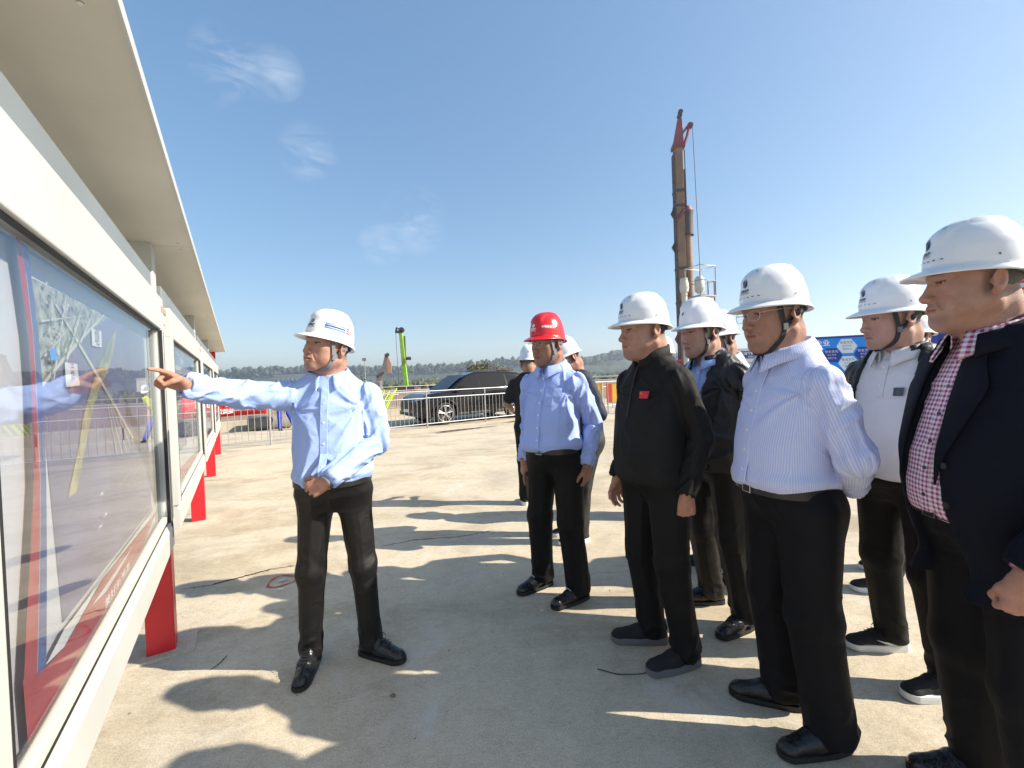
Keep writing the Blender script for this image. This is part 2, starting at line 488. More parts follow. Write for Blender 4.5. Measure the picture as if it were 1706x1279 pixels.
def finger(v, base, d, p, L, r, curl, k):
    pos = np.array(base, float); ang = 0.0
    for i, (fr, c) in enumerate(zip((0.44, 0.31, 0.25), curl)):
        ang += R(c)
        dirv = d * math.cos(ang) + p * math.sin(ang)
        nx = pos + dirv * L * fr
        v.cone(pos, nx, r * (1 - 0.10 * i), r * (1 - 0.10 * (i + 1)), k)
        pos = nx
    return pos
HAND = {'relaxed': ((22, 30, 20), (28, 36, 22), (34, 40, 24), (38, 42, 26), 'free'),
        'fist': ((72, 92, 55), (76, 95, 55), (78, 95, 55), (80, 92, 55), 'over'),
        'half': ((45, 60, 35), (50, 66, 38), (55, 68, 40), (58, 66, 40), 'free'),
        'point': ((6, 8, 6), (62, 88, 55), (66, 90, 55), (68, 88, 55), 'over')}
def hand_mesh(W, f, p, side, pose, elbow, h=0.0034):
    """Palm, four unequal fingers and a thumb; side +1 right, -1 left."""
    W = np.array(W, float); f = nrm(f); p = np.array(p, float); p = nrm(p - f * (p @ f)); t = np.cross(f, p) * side
    cur = HAND[pose]
    back = nrm(np.array(elbow) - W)
    ends = np.stack([W + back * .10, W + f * .19, W + f * .09 + t * .06, W + f * .09 - t * .05, W + f * .10 + p * .07])
    v = Vol(ends.min(0) - .045, ends.max(0) + .045, h)
    v.cone(W + back * 0.09, W, .030, .0255, .012)
    v.cone(W, W + f * 0.028, .0245, .022, .016)
    for s_, ln in ((.030, .088), (.011, .092), (-.010, .087), (-.029, .078)):
        v.cone(W + f * .018 + t * s_ * .55, W + f * ln + t * s_, .0150, .0118, .012)
    v.cone(W + f * .025 + t * .018 + p * .008, W + f * .055 + t * .034 + p * .012, .017, .014, .014)
    v.cone(W + f * .025 - t * .02 + p * .008, W + f * .06 - t * .026 + p * .008, .014, .012, .014)
    for (s_, ln, L, r), c in zip(((.031, .090, .073, .0096), (.011, .094, .081, .0098), (-.0105, .089, .075, .0094), (-.030, .080, .060, .0085)), cur[:4]):
        finger(v, W + f * ln + t * s_, f, p, L, r, c, .0018)
    b0 = W + f * .050 + t * .036 + p * .012
    if cur[4] == 'free':
        d1 = nrm(f * .75 + t * .5 + p * .35); d2 = nrm(f * .9 + t * .15 + p * .35)
    else:
        d1 = nrm(f * .72 + t * .05 + p * .65); d2 = nrm(f * .55 - t * .7 + p * .45)
    b1 = b0 + d1 * .036
    v.cone(b0, b1, .0125, .011, .008); v.cone(b1, b1 + d2 * .030, .0112, .0088, .004)
    V, Q = v.mesh()
    return V, Q

def head_mesh(P, h):
    fat = P.get('fat', 0.0)
    v = Vol((-.105, -.13, -.27), (.105, .13, .135), h)
    v.ell((0, -.012, .030), (.078, .096, .090), .02)
    v.ell((0, .018, -.030), (.064 + .4 * fat, .069, .088), .03)
    for s_ in (-1, 1):
        v.cone((s_ * (.053 + .5 * fat), -.014, -.062), (s_ * .018, .064, -.102), .023 + .3 * fat, .020, .022)
        v.ell((s_ * .047, .048, -.020), (.021, .025, .019), .020)
        v.ell((s_ * (.041 + .5 * fat), .036, -.060), (.026 + .6 * fat, .034, .034), .026)
        v.cone((s_ * .044, .067, .021), (s_ * .010, .083, .019), .0095, .0090, .014)
    v.ell((0, .070, -.101), (.021, .019, .017), .014)
    v.ell((0, .073, -.068), (.031, .0205, .028), .016)
    if fat > 0.004: v.ell((0, .028, -.116), (.040, .046, .022), .03)
    v.cone((0, -.028, -.055), (0, -.046, -.245), .0505 + .5 * fat, .054 + .6 * fat, .03)
    v.ell((0, -.075, -.07), (.045, .03, .05), .03)
    for s_ in (-1, 1):
        v.ell((s_ * .0315, .0915, -.001), (.018, .0145, .0115), .012, cut=True)
        v.ell((s_ * .0315, .0665, .000), (.0150, .0148, .0140), .004)           # lids
        v.cone((s_ * .018, .0790, .0085), (s_ * .046, .0700, .0075), .0034, .0032, .006)   # fold of the upper lid
        v.cone((s_ * .020, .0800, -.0105), (s_ * .044, .0720, -.0100), .0036, .0034, .007)  # bag under the eye
    v.cone((0, .080, .012), (0, .1030, -.036), .0072, .0108, .012)
    v.ell((0, .1045, -.0385), (.0122, .0105, .0100), .006)
    for s_ in (-1, 1):
        v.ell((s_ * .0145, .0960, -.0420), (.0088, .0105, .0080), .006)
        v.ell((s_ * .0075, .1030, -.0500), (.0036, .0055, .0042), .003, cut=True)
        v.cone((s_ * .021, .0900, -.045), (s_ * .034, .0785, -.072), .0036, .0030, .003, cut=True)
        v.cone((s_ * .0235, .0820, -.0705), (s_ * .004, .0935, -.0650), .0046, .0062, .006)
        v.cone((s_ * .0215, .0815, -.0745), (0, .0920, -.0775), .0046, .0072, .006)
    op = P.get('mouth', 0.0)
    for s_ in (-1, 1):
        v.cone((s_ * .025, .0865, -.0722), (0, .1015, -.0712), .0014, .0024 + op, .0022, cut=True)
        # almond eye openings, eyeballs behind
        v.ell((s_ * .0315, .0830, -.0003), (.0138, .0110, P.get('eye', .0040)), .0016, cut=True, rot=Matrix.Rotation(R(-5 * s_), 3, 'Y').to_quaternion())
        v.ell((s_ * .0312, .0662, .0000), (.0128, .0128, .0128), .0004)
        # ears: dish with rim and lobe
        q = (Matrix.Rotation(R(-24 * s_), 3, 'Z') @ Matrix.Rotation(R(10), 3, 'X')).to_quaternion()
        v.ell((s_ * .0830, -.020, -.010), (.0085, .0205, .0330), .006, rot=q)
        v.ell((s_ * .0905, -.015, -.006), (.0055, .0120, .0200), .004, cut=True, rot=q)
        v.ell((s_ * .0825, -.004, -.013), (.006, .0055, .0085), .005)
        v.ell((s_ * .0790, -.012, -.038), (.0080, .0100, .0095), .005)
    v.clip(lambda X, Y, Z: -.262 - Z + 0 * X)
    V, Q = v.mesh()
    V = relax(V, Q, 1, 0.25)
    # pigment only: lips, brows, eyes, stubble, ruddy cheeks
    base = np.array(P.get('skin', (0.46, 0.255, 0.165)))
    col = np.tile(base, (len(V), 1))
    x, y, z = V[:, 0], V[:, 1], V[:, 2]; ax = np.abs(x)
    n1 = fbm(V * 38, 3, 3)[:, None]
    col *= 0.82 + 0.30 * n1; n2 = vnoise(V * 420, 8)[:, None]; col *= 0.93 + 0.14 * n2
    def blend(m, c): 
        nonlocal col
        col = col * (1 - m[:, None]) + np.array(c)[None] * m[:, None]
    front = sstep(.02, .05, y)
    blend(0.30 * front * np.exp(-((ax - .043) / .022) ** 2 - ((z + .035) / .022) ** 2), base * np.array((1.08, .80, .76)))
    blend(0.35 * front * np.exp(-(ax / .016) ** 2 - ((z + .04) / .014) ** 2), base * np.array((1.08, .80, .76)))
    blend(0.35 * (ax > .078) * 1.0, base * np.array((1.1, .72, .66)))
    blend(P.get('stubble', .34) * front * sstep(.03, .012, ax) * np.exp(-((z + .058) / .012) ** 2) + 0.30 * front * sstep(-.080, -.098, z), base * np.array((.55, .58, .62)))
    lip = sstep(.026, .021, ax) * front * np.exp(-((z + .0712 + .0025 * (ax / .02) ** 2) / .0072) ** 4)
    blend(0.75 * lip, base * np.array((.82, .48, .46)))
    blend(0.8 * sstep(.024, .02, ax) * front * np.exp(-((z + .0716) / .0017) ** 2) * sstep(.082, .088, y), base * np.array((.25, .14, .14)))
    zb = .0235 + .003 * np.sin(np.clip((ax - .012) / .04, 0, 1) * math.pi) - .10 * np.clip(ax - .040, 0, 1)
    br = sstep(.011, .017, ax) * sstep(.052, .042, ax) * front * np.exp(-((z - zb) / (.0042 - .05 * np.clip(ax - .030, 0, .02))) ** 4)
    blend(P.get('brow', .80) * br * (0.6 + 0.4 * sstep(.35, .6, vnoise(V * np.array((700, 200, 300)), 5))), (0.022, 0.017, 0.014))
    for s_ in (-1, 1):
        ce = np.array((s_ * .0312, .0662, 0)); r = np.linalg.norm(V - ce, axis=1)
        eye = (r < .01335) & (np.abs(z) < .0055) & (y > .07)
        gaze = nrm(np.array((P.get('gaze', 0.0), 1, -.08)))
        cosn = ((V - ce) / np.maximum(r, 1e-6)[:, None]) @ gaze
        c = np.where((cosn > .905)[:, None], (0.018, 0.011, 0.009), (0.42, 0.37, 0.34))
        col[eye] = c[eye]
        rim = (~eye) & (np.abs(z - .0036) < .0030) & (np.abs(x - s_ * .0312) < .0155) & (y > .064)
        col[rim] = col[rim] * 0.22
    blend(.62 * sstep(.018, .004, y) * sstep(-.062, -.035, z) * (z < .05) * (0.75 + .5 * (n1[:, 0] - .5)) * sstep(.082, .0785, ax), (.05, .042, .038))
    return V, Q, col

def hair_mesh(P, h):
    v = Vol((-.105, -.13, -.10), (.105, .11, .14), h)
    v.ell((0, -.013, .030), (.0795, .0980, .0920), .01)
    side = P.get('hairline', -.018)
    def zmin(y): return np.interp(y, [-.13, -.055, -.04, -.034, .004, .010, .030, .040, .12], [-.052, -.048, -.028, .012, .018, side, side + .008, .055, .062])
    v.clip(lambda X, Y, Z: (zmin(Y) - Z) * 0.6 + 0 * X)
    V, Q = v.mesh()
    if len(V) == 0: return None
    N = vnormals(V, Q)
    V = V + N * ((fbm(V * np.array((220, 220, 70)), 9, 3) - .5) * .0028)[:, None]
    return V, Q

# helmet in head coordinates; theta runs anticlockwise from +x, the front is +y
HA, HB, HZ, HH = .0915, .1120, .031, .131
def helm_pt(th, ph, lift=0.0):
    c, s_ = math.cos(th), math.sin(th)
    rho = max(math.cos(ph), 0.0) ** 0.70
    x = HA * rho * c; y = HB * rho * s_ - .010; z = HZ + HH * math.sin(ph) ** 0.96
    k = 0.0
    t = min(max((.047 - abs(x)) / .010, 0), 1); t = t * t * (3 - 2 * t)
    u = min(max((ph - .50) / .22, 0), 1); u = u * u * (3 - 2 * u)
    k += .0085 * t * u * (1 if s_ > -0.75 else 0.6)
    # long swept rib along each side
    d = abs(ph - (.30 + .28 * (1 - s_) * .5)); k += .0016 * math.exp(-(d / .045) ** 2) * (1 if s_ < .75 else 0)
    n = Vector((c * (rho + .1) / HA, s_ * (rho + .1) / HB, max(math.sin(ph), .05) / HH)).normalized()
    p = Vector((x, y, z)) + n * (k + lift)
    p.z += .011 * s_ * (1 - math.sin(ph))     # the rim rises a little at the nape side drop
    return p
def helmet_mesh():
    N = 96; rows = []
    phs = [R(a) for a in (90, 86, 80, 73, 66, 59, 52, 45, 39, 33, 28, 23, 18, 13, 8, 4, 0)]
    def flange(th, k):
        s_ = math.sin(th); f = max(s_, 0) ** 1.7; b = max(-s_, 0) ** 2
        p = helm_pt(th, 0)
        out = Vector((p.x, p.y + .010, 0)).normalized()
        w = (.007 + .034 * f + .005 * b) * k
        dz = -(.009 + .010 * f + .012 * b) * (k ** 1.25) - .004 * math.cos(th) ** 2 * k
        p = p + out * w; p.y += .012 * f * k; p.z += dz
        return p
    for ph in phs: rows.append([helm_pt(2 * math.pi * i / N, ph) for i in range(N)])
    for k in (.25, .6, .93, 1.0): rows.append([flange(2 * math.pi * i / N, k) for i in range(N)])
    e = [p - Vector((0, 0, .0045)) for p in rows[-1]]; rows.append(e)
    rows.append([flange(2 * math.pi * i / N, .5) - Vector((0, 0, .0045)) for i in range(N)])
    for ph in (0, R(12), R(30), R(52), R(75)):
        rows.append([Vector((p.x * .955, (p.y + .01) * .955 - .01, p.z - .006)) for p in (helm_pt(2 * math.pi * i / N, ph) for i in range(N))])
    V = np.array([tuple(p) for r in rows for p in r]); F = []
    for a in range(len(rows) - 1):
        for i in range(N):
            j = (i + 1) % N; F.append((a * N + i, a * N + N + i, a * N + N + j, a * N + j))
    return V, np.array(F)
HV, HF = helmet_mesh()

def rib_strip(pts, nr, w, t=.002):
    """Flat webbing along pts with outward normals nr."""
    V = []; F = []
    for i, (p, n) in enumerate(zip(pts, nr)):
        a = pts[max(i - 1, 0)]; b = pts[min(i + 1, len(pts) - 1)]
        tg = nrm(np.array(b) - np.array(a)); n = nrm(n); s_ = nrm(np.cross(tg, n)); p = np.array(p)
        for su, sv in ((-1, 0), (1, 0), (1, 1), (-1, 1)): V.append(p + s_ * w * .5 * su + n * t * sv)
    for i in range(len(pts) - 1):
        for k in range(4):
            k2 = (k + 1) % 4; F.append((4 * i + k, 4 * i + k2, 4 * i + 4 + k2, 4 * i + 4 + k))
    n = len(V); F += [(0, 3, 2, 1), (n - 4, n - 3, n - 2, n - 1)]
    return V, F
def polyline(pts, n):
    pts = np.array(pts, float); d = np.r_[0, np.cumsum(np.linalg.norm(np.diff(pts, axis=0), axis=1))]
    t = np.linspace(0, d[-1], n); q = np.stack([np.interp(t, d, pts[:, i]) for i in range(3)], 1)
    for _ in range(2): q[1:-1] = (q[:-2] + 2 * q[1:-1] + q[2:]) / 4
    return q

def segparam(V, segs):
    best = np.full(len(V), 9.0); idx = np.zeros(len(V), int); T = np.zeros(len(V)); A = np.zeros(len(V))
    for i, (a, b, r) in enumerate(segs):
        a = np.array(a, float); b = np.array(b, float); ab = b - a; L = np.linalg.norm(ab); u = ab / L
        q = V - a; t = np.clip(q @ u, 0, L); d = np.linalg.norm(q - t[:, None] * u, axis=1) - r
        e1 = nrm(np.cross(u, (0.3, 1, 0.2))); e2 = np.cross(u, e1)
        m = d < best; best[m] = d[m]; idx[m] = i; T[m] = t[m]; A[m] = np.arctan2(q @ e2, q @ e1)[m]
    return best, idx, T, A

def make_person(P):
    S = P['S']; lx, ly = P['loc']; th = math.atan2(-P['face'][0], P['face'][1])
    hres = P.get('hres', .0032); cres = P.get('cres', .008)
    def w2l(p): return rotz(np.array([p[0] - lx, p[1] - ly, p[2] if len(p) > 2 else 0.0]), -th) / S
    seed = P['seed']; name = P.get('name', 'person')
    # ---- skeleton
    lean = P.get('lean', (0, 0))
    def bend(V):
        V = np.array(V, float); k = np.clip(V[..., 2] - .95, 0, None); k = k * sstep(.95, 1.1, V[..., 2])
        V[..., 0] += lean[0] * k; V[..., 1] += lean[1] * k; return V
    sh = {1: np.array((.178 * (0.6 + 0.4 * P['girth']), -.012, 1.362)) + np.array((P.get('shw', 0), 0, 0)), -1: np.array((-.178 * (0.6 + 0.4 * P['girth']) - P.get('shw', 0), -.012, 1.362))}
    arms = {}
    for s_, key in ((1, 'R'), (-1, 'L')):
        a = P['arms'].get(key)
        if a is None: a = dict(e=(s_ * .262, -.045, 1.125), w=(s_ * .268, .045, .885), f=(0, .18, -1), p=(-s_, .1, 0), pose='relaxed')
        a = dict(a)
        for k in ('e', 'w'):
            if k + 'w' in a: a[k] = w2l(a[k + 'w'])
        for k in ('f', 'p'):
            if k + 'w' in a: a[k] = rotz(np.array(a[k + 'w'], float), -th)
        arms[s_] = a
    if 'shoulder' in P:
        for s_, dv in P['shoulder'].items(): sh[s_] = sh[s_] + np.array(dv)
    feet = {}
    for s_, key in ((1, 'R'), (-1, 'L')):
        wx, wy, dx, dy = P['feet'][key]
        feet[s_] = (w2l((wx, wy)), rotz(np.array((dx, dy, 0.0)), -th))
    HC = bend(np.array((0, .022, 1.624)) + np.array(P.get('headoff', (0, 0, 0))))
    hth = math.atan2(-P['head'][0], P['head'][1]) - th
    HMr = (Matrix.Rotation(hth, 3, 'Z') @ Matrix.Rotation(R(P.get('pitch', 0)), 3, 'X') @ Matrix.Rotation(R(P.get('roll', 0)), 3, 'Y'))
    Hn = np.array(HMr); HS = P.get('hscale', 1.12)
    H3 = np.array(P.get('h3', (1, 1, 1)), float)
    def h2l(V): return (np.asarray(V, float) * HS * H3) @ Hn.T + HC
    # ---- body: head, hands and hidden trunk in one mesh
    parts = []
    hv, hq, hc = head_mesh(P, hres)
    hv_l = h2l(hv); parts.append((hv_l, hq, hc)); hN = vnormals(hv, hq)
    skin = np.array(P.get('skin', (0.46, 0.255, 0.165)))
    for s_ in (1, -1):
        a = arms[s_]
        if a.get('hide'): continue
        v, q = hand_mesh(a['w'], a['f'], a['p'], s_, a['pose'], a['e'], P.get('handres', max(.0027, P.get('hres', .0032))))
        c = np.tile(skin * np.array((1.0, .90, .86)), (len(v), 1)) * (0.80 + 0.40 * fbm(v * np.array((90, 90, 90)), 4, 3))[:, None]
        parts.append((v, q, c))
    core = Vol((-.62, -.5, .05), (.62, .75, 1.56), .016)
    core.loft([(z, rx * .90, ry * .88, cx, cy) for z, rx, ry, cx, cy in body_secs(P) if z > .87], .03)
    for s_ in (1, -1):
        a = arms[s_]; core.cone(sh[s_], a['e'], .046, .038, .02); core.cone(a['e'], a['w'], .038, .026, .02)
        ft, _ = feet[s_]
        hip = np.array((s_ * .09, 0, .88)); kn = (hip + ft) / 2 + np.array((0, .02, .04))
        core.cone(hip, kn, .072, .052, .03); core.cone(kn, ft + np.array((0, 0, .1)), .05, .036, .03)
    v, q = core.mesh(); v = bend(v)
    parts.append((v, q, np.tile(skin, (len(v), 1))))
    VV = np.concatenate([p[0] for p in parts]); off = np.cumsum([0] + [len(p[0]) for p in parts])
    QQ = np.concatenate([p[1] + off[i] for i, p in enumerate(parts)]); CC = np.concatenate([p[2] for p in parts])
    me = npmesh(name, VV * S, QQ)
    if len(me.vertices) == len(CC):
        at = me.color_attributes.new('Col', 'FLOAT_COLOR', 'POINT'); at.data.foreach_set('color', np.c_[CC, np.ones(len(CC))].astype(np.float32).ravel())
    root = link(name, me, SKIN); root.location = (lx, ly, 0); root.rotation_euler = (0, 0, th)
    tag(root, P['label'], 'person', P.get('group'))
    def cloth(nm, V, Q, m, parent=root, pat=None, smooth=True):
        me = npmesh(nm, np.asarray(V) * S, Q, smooth)
        if pat is not None and len(me.vertices) == len(pat):
            a = me.attributes.new('pat', 'FLOAT_VECTOR', 'POINT'); a.data.foreach_set('vector', np.asarray(pat, np.float32).ravel())
        return link(nm, me, m, parent)
    def prim(nm, V, F, m, parent=root, smooth=False, bev=0):
        o = link(nm, pymesh(nm, np.asarray(V) * S, F, smooth), m, parent); return o
    # ---- hair and helmet
    hm = hair_mesh(P, max(hres, .0036))
    if hm is not None: cloth('hair', h2l(hm[0]), hm[1], P.get('hair', HAIR))
    if P.get('helmet'):
        kind = P['helmet']; hmat = HELM_R if kind == 'red' else HELM_W
        hel = cloth('helmet', h2l(HV), HF, hmat)
        def dec(nm, polys, m, th0, ph0, lift=.0012, rr=.125):
            V = []; F = []
            for poly in polys:
                b = len(V); V += [tuple(h2l(np.array(helm_pt(th0 + u / rr, ph0 + vv / HH, lift)))) for u, vv in poly]; F.append(tuple(range(b, b + len(poly))))
            return prim(nm, V, F, m, hel)
        def words(txt, size, th0, ph0, m, rr=.125, bold=0.0):
            return lettering(txt, size, None, m, hel, warp=lambda u, vv: Vector(h2l(np.array(helm_pt(th0 + u / rr, ph0 + vv / HH, .0012)))) * S, bold=bold)
        def rect(u0, u1, v0, v1, n=6): return [[(u0 + (u1 - u0) * i / n, v0), (u0 + (u1 - u0) * (i + 1) / n, v0), (u0 + (u1 - u0) * (i + 1) / n, v1), (u0 + (u1 - u0) * i / n, v1)] for i in range(n)]
        th0 = math.pi / 2
        if kind == 'hex':
            w, hgt = .0150, .0190
            dec('emblem_half', [[(.0030, hgt), (w, hgt * .5), (w, -hgt * .45), (.0005, -hgt)]], INK_BLUE, th0, .58)
            dec('emblem_half', [[(.0005, hgt * .85), (-.0022, -hgt * .9), (-w, -hgt * .5), (-w, hgt * .42)]], INK_GREY, th0, .58)
            words('湖南发展', .0135, th0, .345, INK_DARK, bold=.0004)
            dec('underline', rect(-.027, .027, -.0008, .0008), INK_DARK, th0, .275)
            sl = []
            for k in (-5, -3.2, -1.6, 0, 1.6, 3.2, 5): sl += rect(k * .014 - .0045, k * .014 + .0045, -.0014, .0014, 2)
            tag(dec('vent_slots', sl, SLOT, th0, .165), kind='stuff')
        elif kind in ('red', 'stripe'):
            ink = INK_WHITE if kind == 'red' else INK_BLUE
            pol = [(.0145 * math.cos(a), .011 * math.sin(a)) for a in np.linspace(0, 2 * math.pi, 19)[:-1]]
            dec('emblem', [pol], ink, th0, .46)
            dec('emblem_bolt', [[(.001, .008), (.005, .008), (-.001, -.008), (-.005, -.008)]], hmat, th0, .46, .0018)
            words('中国电建', .0145, th0, .285, ink, bold=.0005)
            dec('underline', rect(-.028, .028, -.0009, .0009), ink, th0, .215)
            if kind == 'red':
                words('中国安全生产', .019, th0 + 1.05, .37, INK_WHITE, bold=.0006)
            else:
                for j in range(3):
                    v0 = -.0125 + j * .0105
                    dec('stripe', rect(-.075, .036, v0, v0 + .0066, 12), INK_CYAN if j != 1 else INK_BLUE, th0 + 1.28, .34)
                    dec('stripe', rect(.041, .066, v0, v0 + .0066, 4), INK_PINK, th0 + 1.28, .34)
        else:
            dec('emblem', [[(0, .012), (.010, .003), (.002, -.010), (-.009, -.003)]], INK_DARK, th0 + P.get('emb', 0), .42)
        # roof vents either side of the ridge
        sl = []
        for sgn in (-1, 1):
            for k in range(3):
                p0 = [(sgn * .05 - .003, .006 * k), (sgn * .05 + .003, .006 * k), (sgn * .05 + .003, .006 * k + .003), (sgn * .05 - .003, .006 * k + .003)]; sl.append(p0)
        tag(dec('roof_vents', sl, SLOT, th0, .92), kind='stuff')
        for sgn in (-1, 1):
            dec('side_rivet', [[(.0032 * math.cos(a), .0032 * math.sin(a)) for a in np.linspace(0, 2 * math.pi, 9)[:-1]]], SOLE_G, th0 + sgn * 1.62, .16, .0016)
        # headband at the nape
        pts = [h2l(np.array((.0815 * math.sin(a), -.012 - .0985 * math.cos(a), .034 - .030 * math.cos(a)))) for a in np.linspace(-1.7, 1.7, 22)]
        nr = [np.array(p) - HC for p in pts]
        V, F = rib_strip(pts, nr, .018 * HS, .003); prim('headband', V, F, STRAP_G if kind != 'red' else SOLE_W, hel)
        if P.get('strap'):
            sm = STRAP_G if P['strap'] == 'grey' else STRAP_K
            f = P.get('fat', 0)
            for sgn in (-1, 1):
                for path in ([(.077, .040, .040), (.0795, .034, .005), (.077 + f * .5, .026, -.050), (.060 + f * .6, .034, -.096), (.030, .050, -.120 - f * .3), (0, .058, -.127 - f * .3)],
                             [(.079, -.052, .036), (.0835, -.036, .002), (.080, .006, -.036), (.077 + f * .5, .026, -.052)]):
                    q = polyline([(sgn * a, b, c) for a, b, c in path], 30)
                    nr = []
                    for i in range(len(q)):
                        d2 = ((hv - q[i]) ** 2).sum(1); near = np.argsort(d2)[:14]
                        n = nrm(hN[near].mean(0)); vtop = hv[near].mean(0)
                        if (q[i] - vtop) @ n < .0035 and q[i][2] < .022: q[i] = q[i] + n * (.0035 - (q[i] - vtop) @ n)
                        nr.append(n)
                    for _ in range(2): q[1:-1] = (q[:-2] + 2 * q[1:-1] + q[2:]) / 4
                    V, F = rib_strip([h2l(p) for p in q], [Hn @ n for n in nr], .0165 * HS, .0022)
                    prim('chin_strap', V, F, sm, hel)
                b = h2l(np.array((sgn * (.0815 + f * .5), .026, -.052)))
                mb = MB(); mb.box((-.003, -.009, -.012), (.004, .009, .012)); Vb = np.array(mb.V) @ Hn.T + b
                prim('strap_buckle', Vb, mb.F, SOLE_G if sm is STRAP_K else STRAP_G, hel)
    if P.get('glasses'):
        mbf = MB()
        for sgn in (-1, 1):
            cx, cz = sgn * .0325, -.004
            loop = [(cx + .0245 * np.sign(math.cos(a)) * abs(math.cos(a)) ** .6, .1015 - .10 * abs(math.cos(a)) * 0 - .35 * abs(cx + .0245 * math.cos(a)) * .35, cz + .0165 * np.sign(math.sin(a)) * abs(math.sin(a)) ** .6) for a in np.linspace(0, 2 * math.pi, 25)[:-1]]
            mbf.tube([h2l(np.array(p)) for p in loop], .0009 * HS, 5, closed=True)
            mbf.tube([h2l(np.array(p)) for p in ((sgn * .057, .094, .003), (sgn * .074, .080, .006), (sgn * .0825, .02, .008), (sgn * .086, -.015, .006), (sgn * .083, -.03, -.01))], .0011 * HS, 5)
        mbf.tube([h2l(np.array(p)) for p in ((-.0085, .0985, .002), (0, .1, .005), (.0085, .0985, .002))], .0010 * HS, 5)
        fr = prim('spectacles', mbf.V, mbf.F, METAL, smooth=True)
        for sgn in (-1, 1):
            cx, cz = sgn * .0325, -.004
            loop = [h2l(np.array((cx + .024 * np.sign(math.cos(a)) * abs(math.cos(a)) ** .6, .1013 - .35 * abs(cx + .0245 * math.cos(a)) * .35, cz + .016 * np.sign(math.sin(a)) * abs(math.sin(a)) ** .6))) for a in np.linspace(0, 2 * math.pi, 25)[:-1]]
            prim('lens', loop, [tuple(range(24))], LENS, fr)
    # ---- upper clothing
    def top_vol(e, arm_r, hem, blouse, sleeve=1.0, cuff=None):
        lo = np.array((-.30, -.26, hem - .03)); hi = np.array((.30, .30 + P['belly'], 1.56))
        for s_ in (1, -1):
            a = arms[s_]
            for p in (a['e'], a['w'], sh[s_]): lo = np.minimum(lo, np.array(p) - .10); hi = np.maximum(hi, np.array(p) + .10)
        v = Vol(lo, hi, cres)
        secs = [s for s in body_secs(P, e) if s[0] > hem + .03]
        b0 = np.array([s[1:] for s in body_secs(P, e)]); zz = np.array([s[0] for s in body_secs(P, e)])
        def at(z): return [float(np.interp(z, zz, b0[:, j])) for j in range(4)]
        if blouse > 0:
            r = at(hem + .03); secs += [(hem + .035, r[0] + blouse, r[1] + blouse, 0, r[3]), (hem + .012, r[0] + blouse * .6, r[1] + blouse * .6, 0, r[3]), (hem, r[0] - .004, r[1] - .004, 0, r[3])]
        else:
            r = at(max(hem, .84)); fl = P.get('flare', .0); secs += [(hem, r[0] + fl, r[1] + fl, 0, r[3] - fl * .3)]
        v.loft(secs, .03)
        for s_ in (1, -1):
            a = arms[s_]
            v.cone((s_ * .045, -.024, 1.452), sh[s_] + np.array((-s_ * .02, 0, .006)), .036 + e, .042 + e, .05)
            if sleeve <= 0: continue
            el = np.array(a['e'], float); wr = np.array(a['w'], float)
            if sleeve < 1:
                v.cone(sh[s_], sh[s_] + (el - sh[s_]) * sleeve, arm_r[0], arm_r[1] + .01, .035)
            else:
                v.cone(sh[s_], el, arm_r[0], arm_r[1], .018); v.cone(el, wr + (el - wr) * .04, arm_r[1], arm_r[2], .008)
        # sleeve ends stay open edges: trim past the wrist
        V_ = v
        for s_ in (1, -1):
            if sleeve < 1: continue
            a = arms[s_]; el = np.array(a['e'], float); wr = np.array(a['w'], float); u = nrm(wr - el); c0 = wr - u * .004
            v.put(lambda X, Y, Z, c0=c0, u=u: np.maximum(-((X - c0[0]) * u[0] + (Y - c0[1]) * u[1] + (Z - c0[2]) * u[2]), np.sqrt((X - c0[0]) ** 2 + (Y - c0[1]) ** 2 + (Z - c0[2]) ** 2) - .075), c0 - .08, c0 + .08, .002, cut=True)
        return v
    def drape(V, Q, amp, arm_r, seedo, pull=1.0):
        segs = [((0, 0, .8), (0, -.01, 1.45), .17)]
        for s_ in (1, -1): segs += [(sh[s_], arms[s_]['e'], arm_r[0]), (arms[s_]['e'], arms[s_]['w'], arm_r[1])]
        best, idx, T, A = segparam(V, segs)
        N = vnormals(V, Q)
        x, y, z = V.T
        sx = np.where(x >= 0, 1, -1)
        wob = fbm(V * 4.5, seedo, 2)
        q1 = np.stack([(np.abs(x) * .8 + z * .75) * 7 + wob * 2.0, y * 5, (z * .8 - np.abs(x) * .7) * 2.2 + sx * 3], 1)
        q2 = np.stack([x * 6 + wob * 2, y * 6, z * 2.0], 1)
        f = (ridge(q1, seedo + 1) ** 3 - .25) * .9 + (ridge(q2, seedo + 2) ** 2.2 - .32) * .65
        px = x - sx * .150; pz = z - 1.315; pd = np.hypot(px, pz); pa = np.arctan2(pz, -sx * px)
        rad = ridge(np.stack([pa * 3.1 + wob * 1.5, pd * 2.2, sx * 4.0 + (y > 0) * 7.0], 1), seedo + 9) ** 2.2 - .3
        f = f * (1 - .6 * np.exp(-(pd / .14) ** 2)) + 1.15 * rad * np.exp(-(pd / .20) ** 2)
        waist = np.exp(-((z - .99) / .07) ** 2)
        f = f * (0.8 + 0.7 * waist)
        d = amp * f * (idx == 0)
        arm = idx > 0
        el = np.where(x > 0, 1, -1)
        eP = np.where((x > 0)[:, None], np.array(arms[1]['e'])[None], np.array(arms[-1]['e'])[None])
        wP = np.where((x > 0)[:, None], np.array(arms[1]['w'])[None], np.array(arms[-1]['w'])[None])
        sP = np.where((x > 0)[:, None], sh[1][None], sh[-1][None])
        de = np.linalg.norm(V - eP, axis=1); dw = np.linalg.norm(V - wP, axis=1); ds = np.linalg.norm(V - sP, axis=1)
        mk = 1.0 * np.exp(-(de / .11) ** 2) + .75 * np.exp(-((dw - .05) / .07) ** 2) + .7 * np.exp(-((ds - .1) / .08) ** 2) + .30
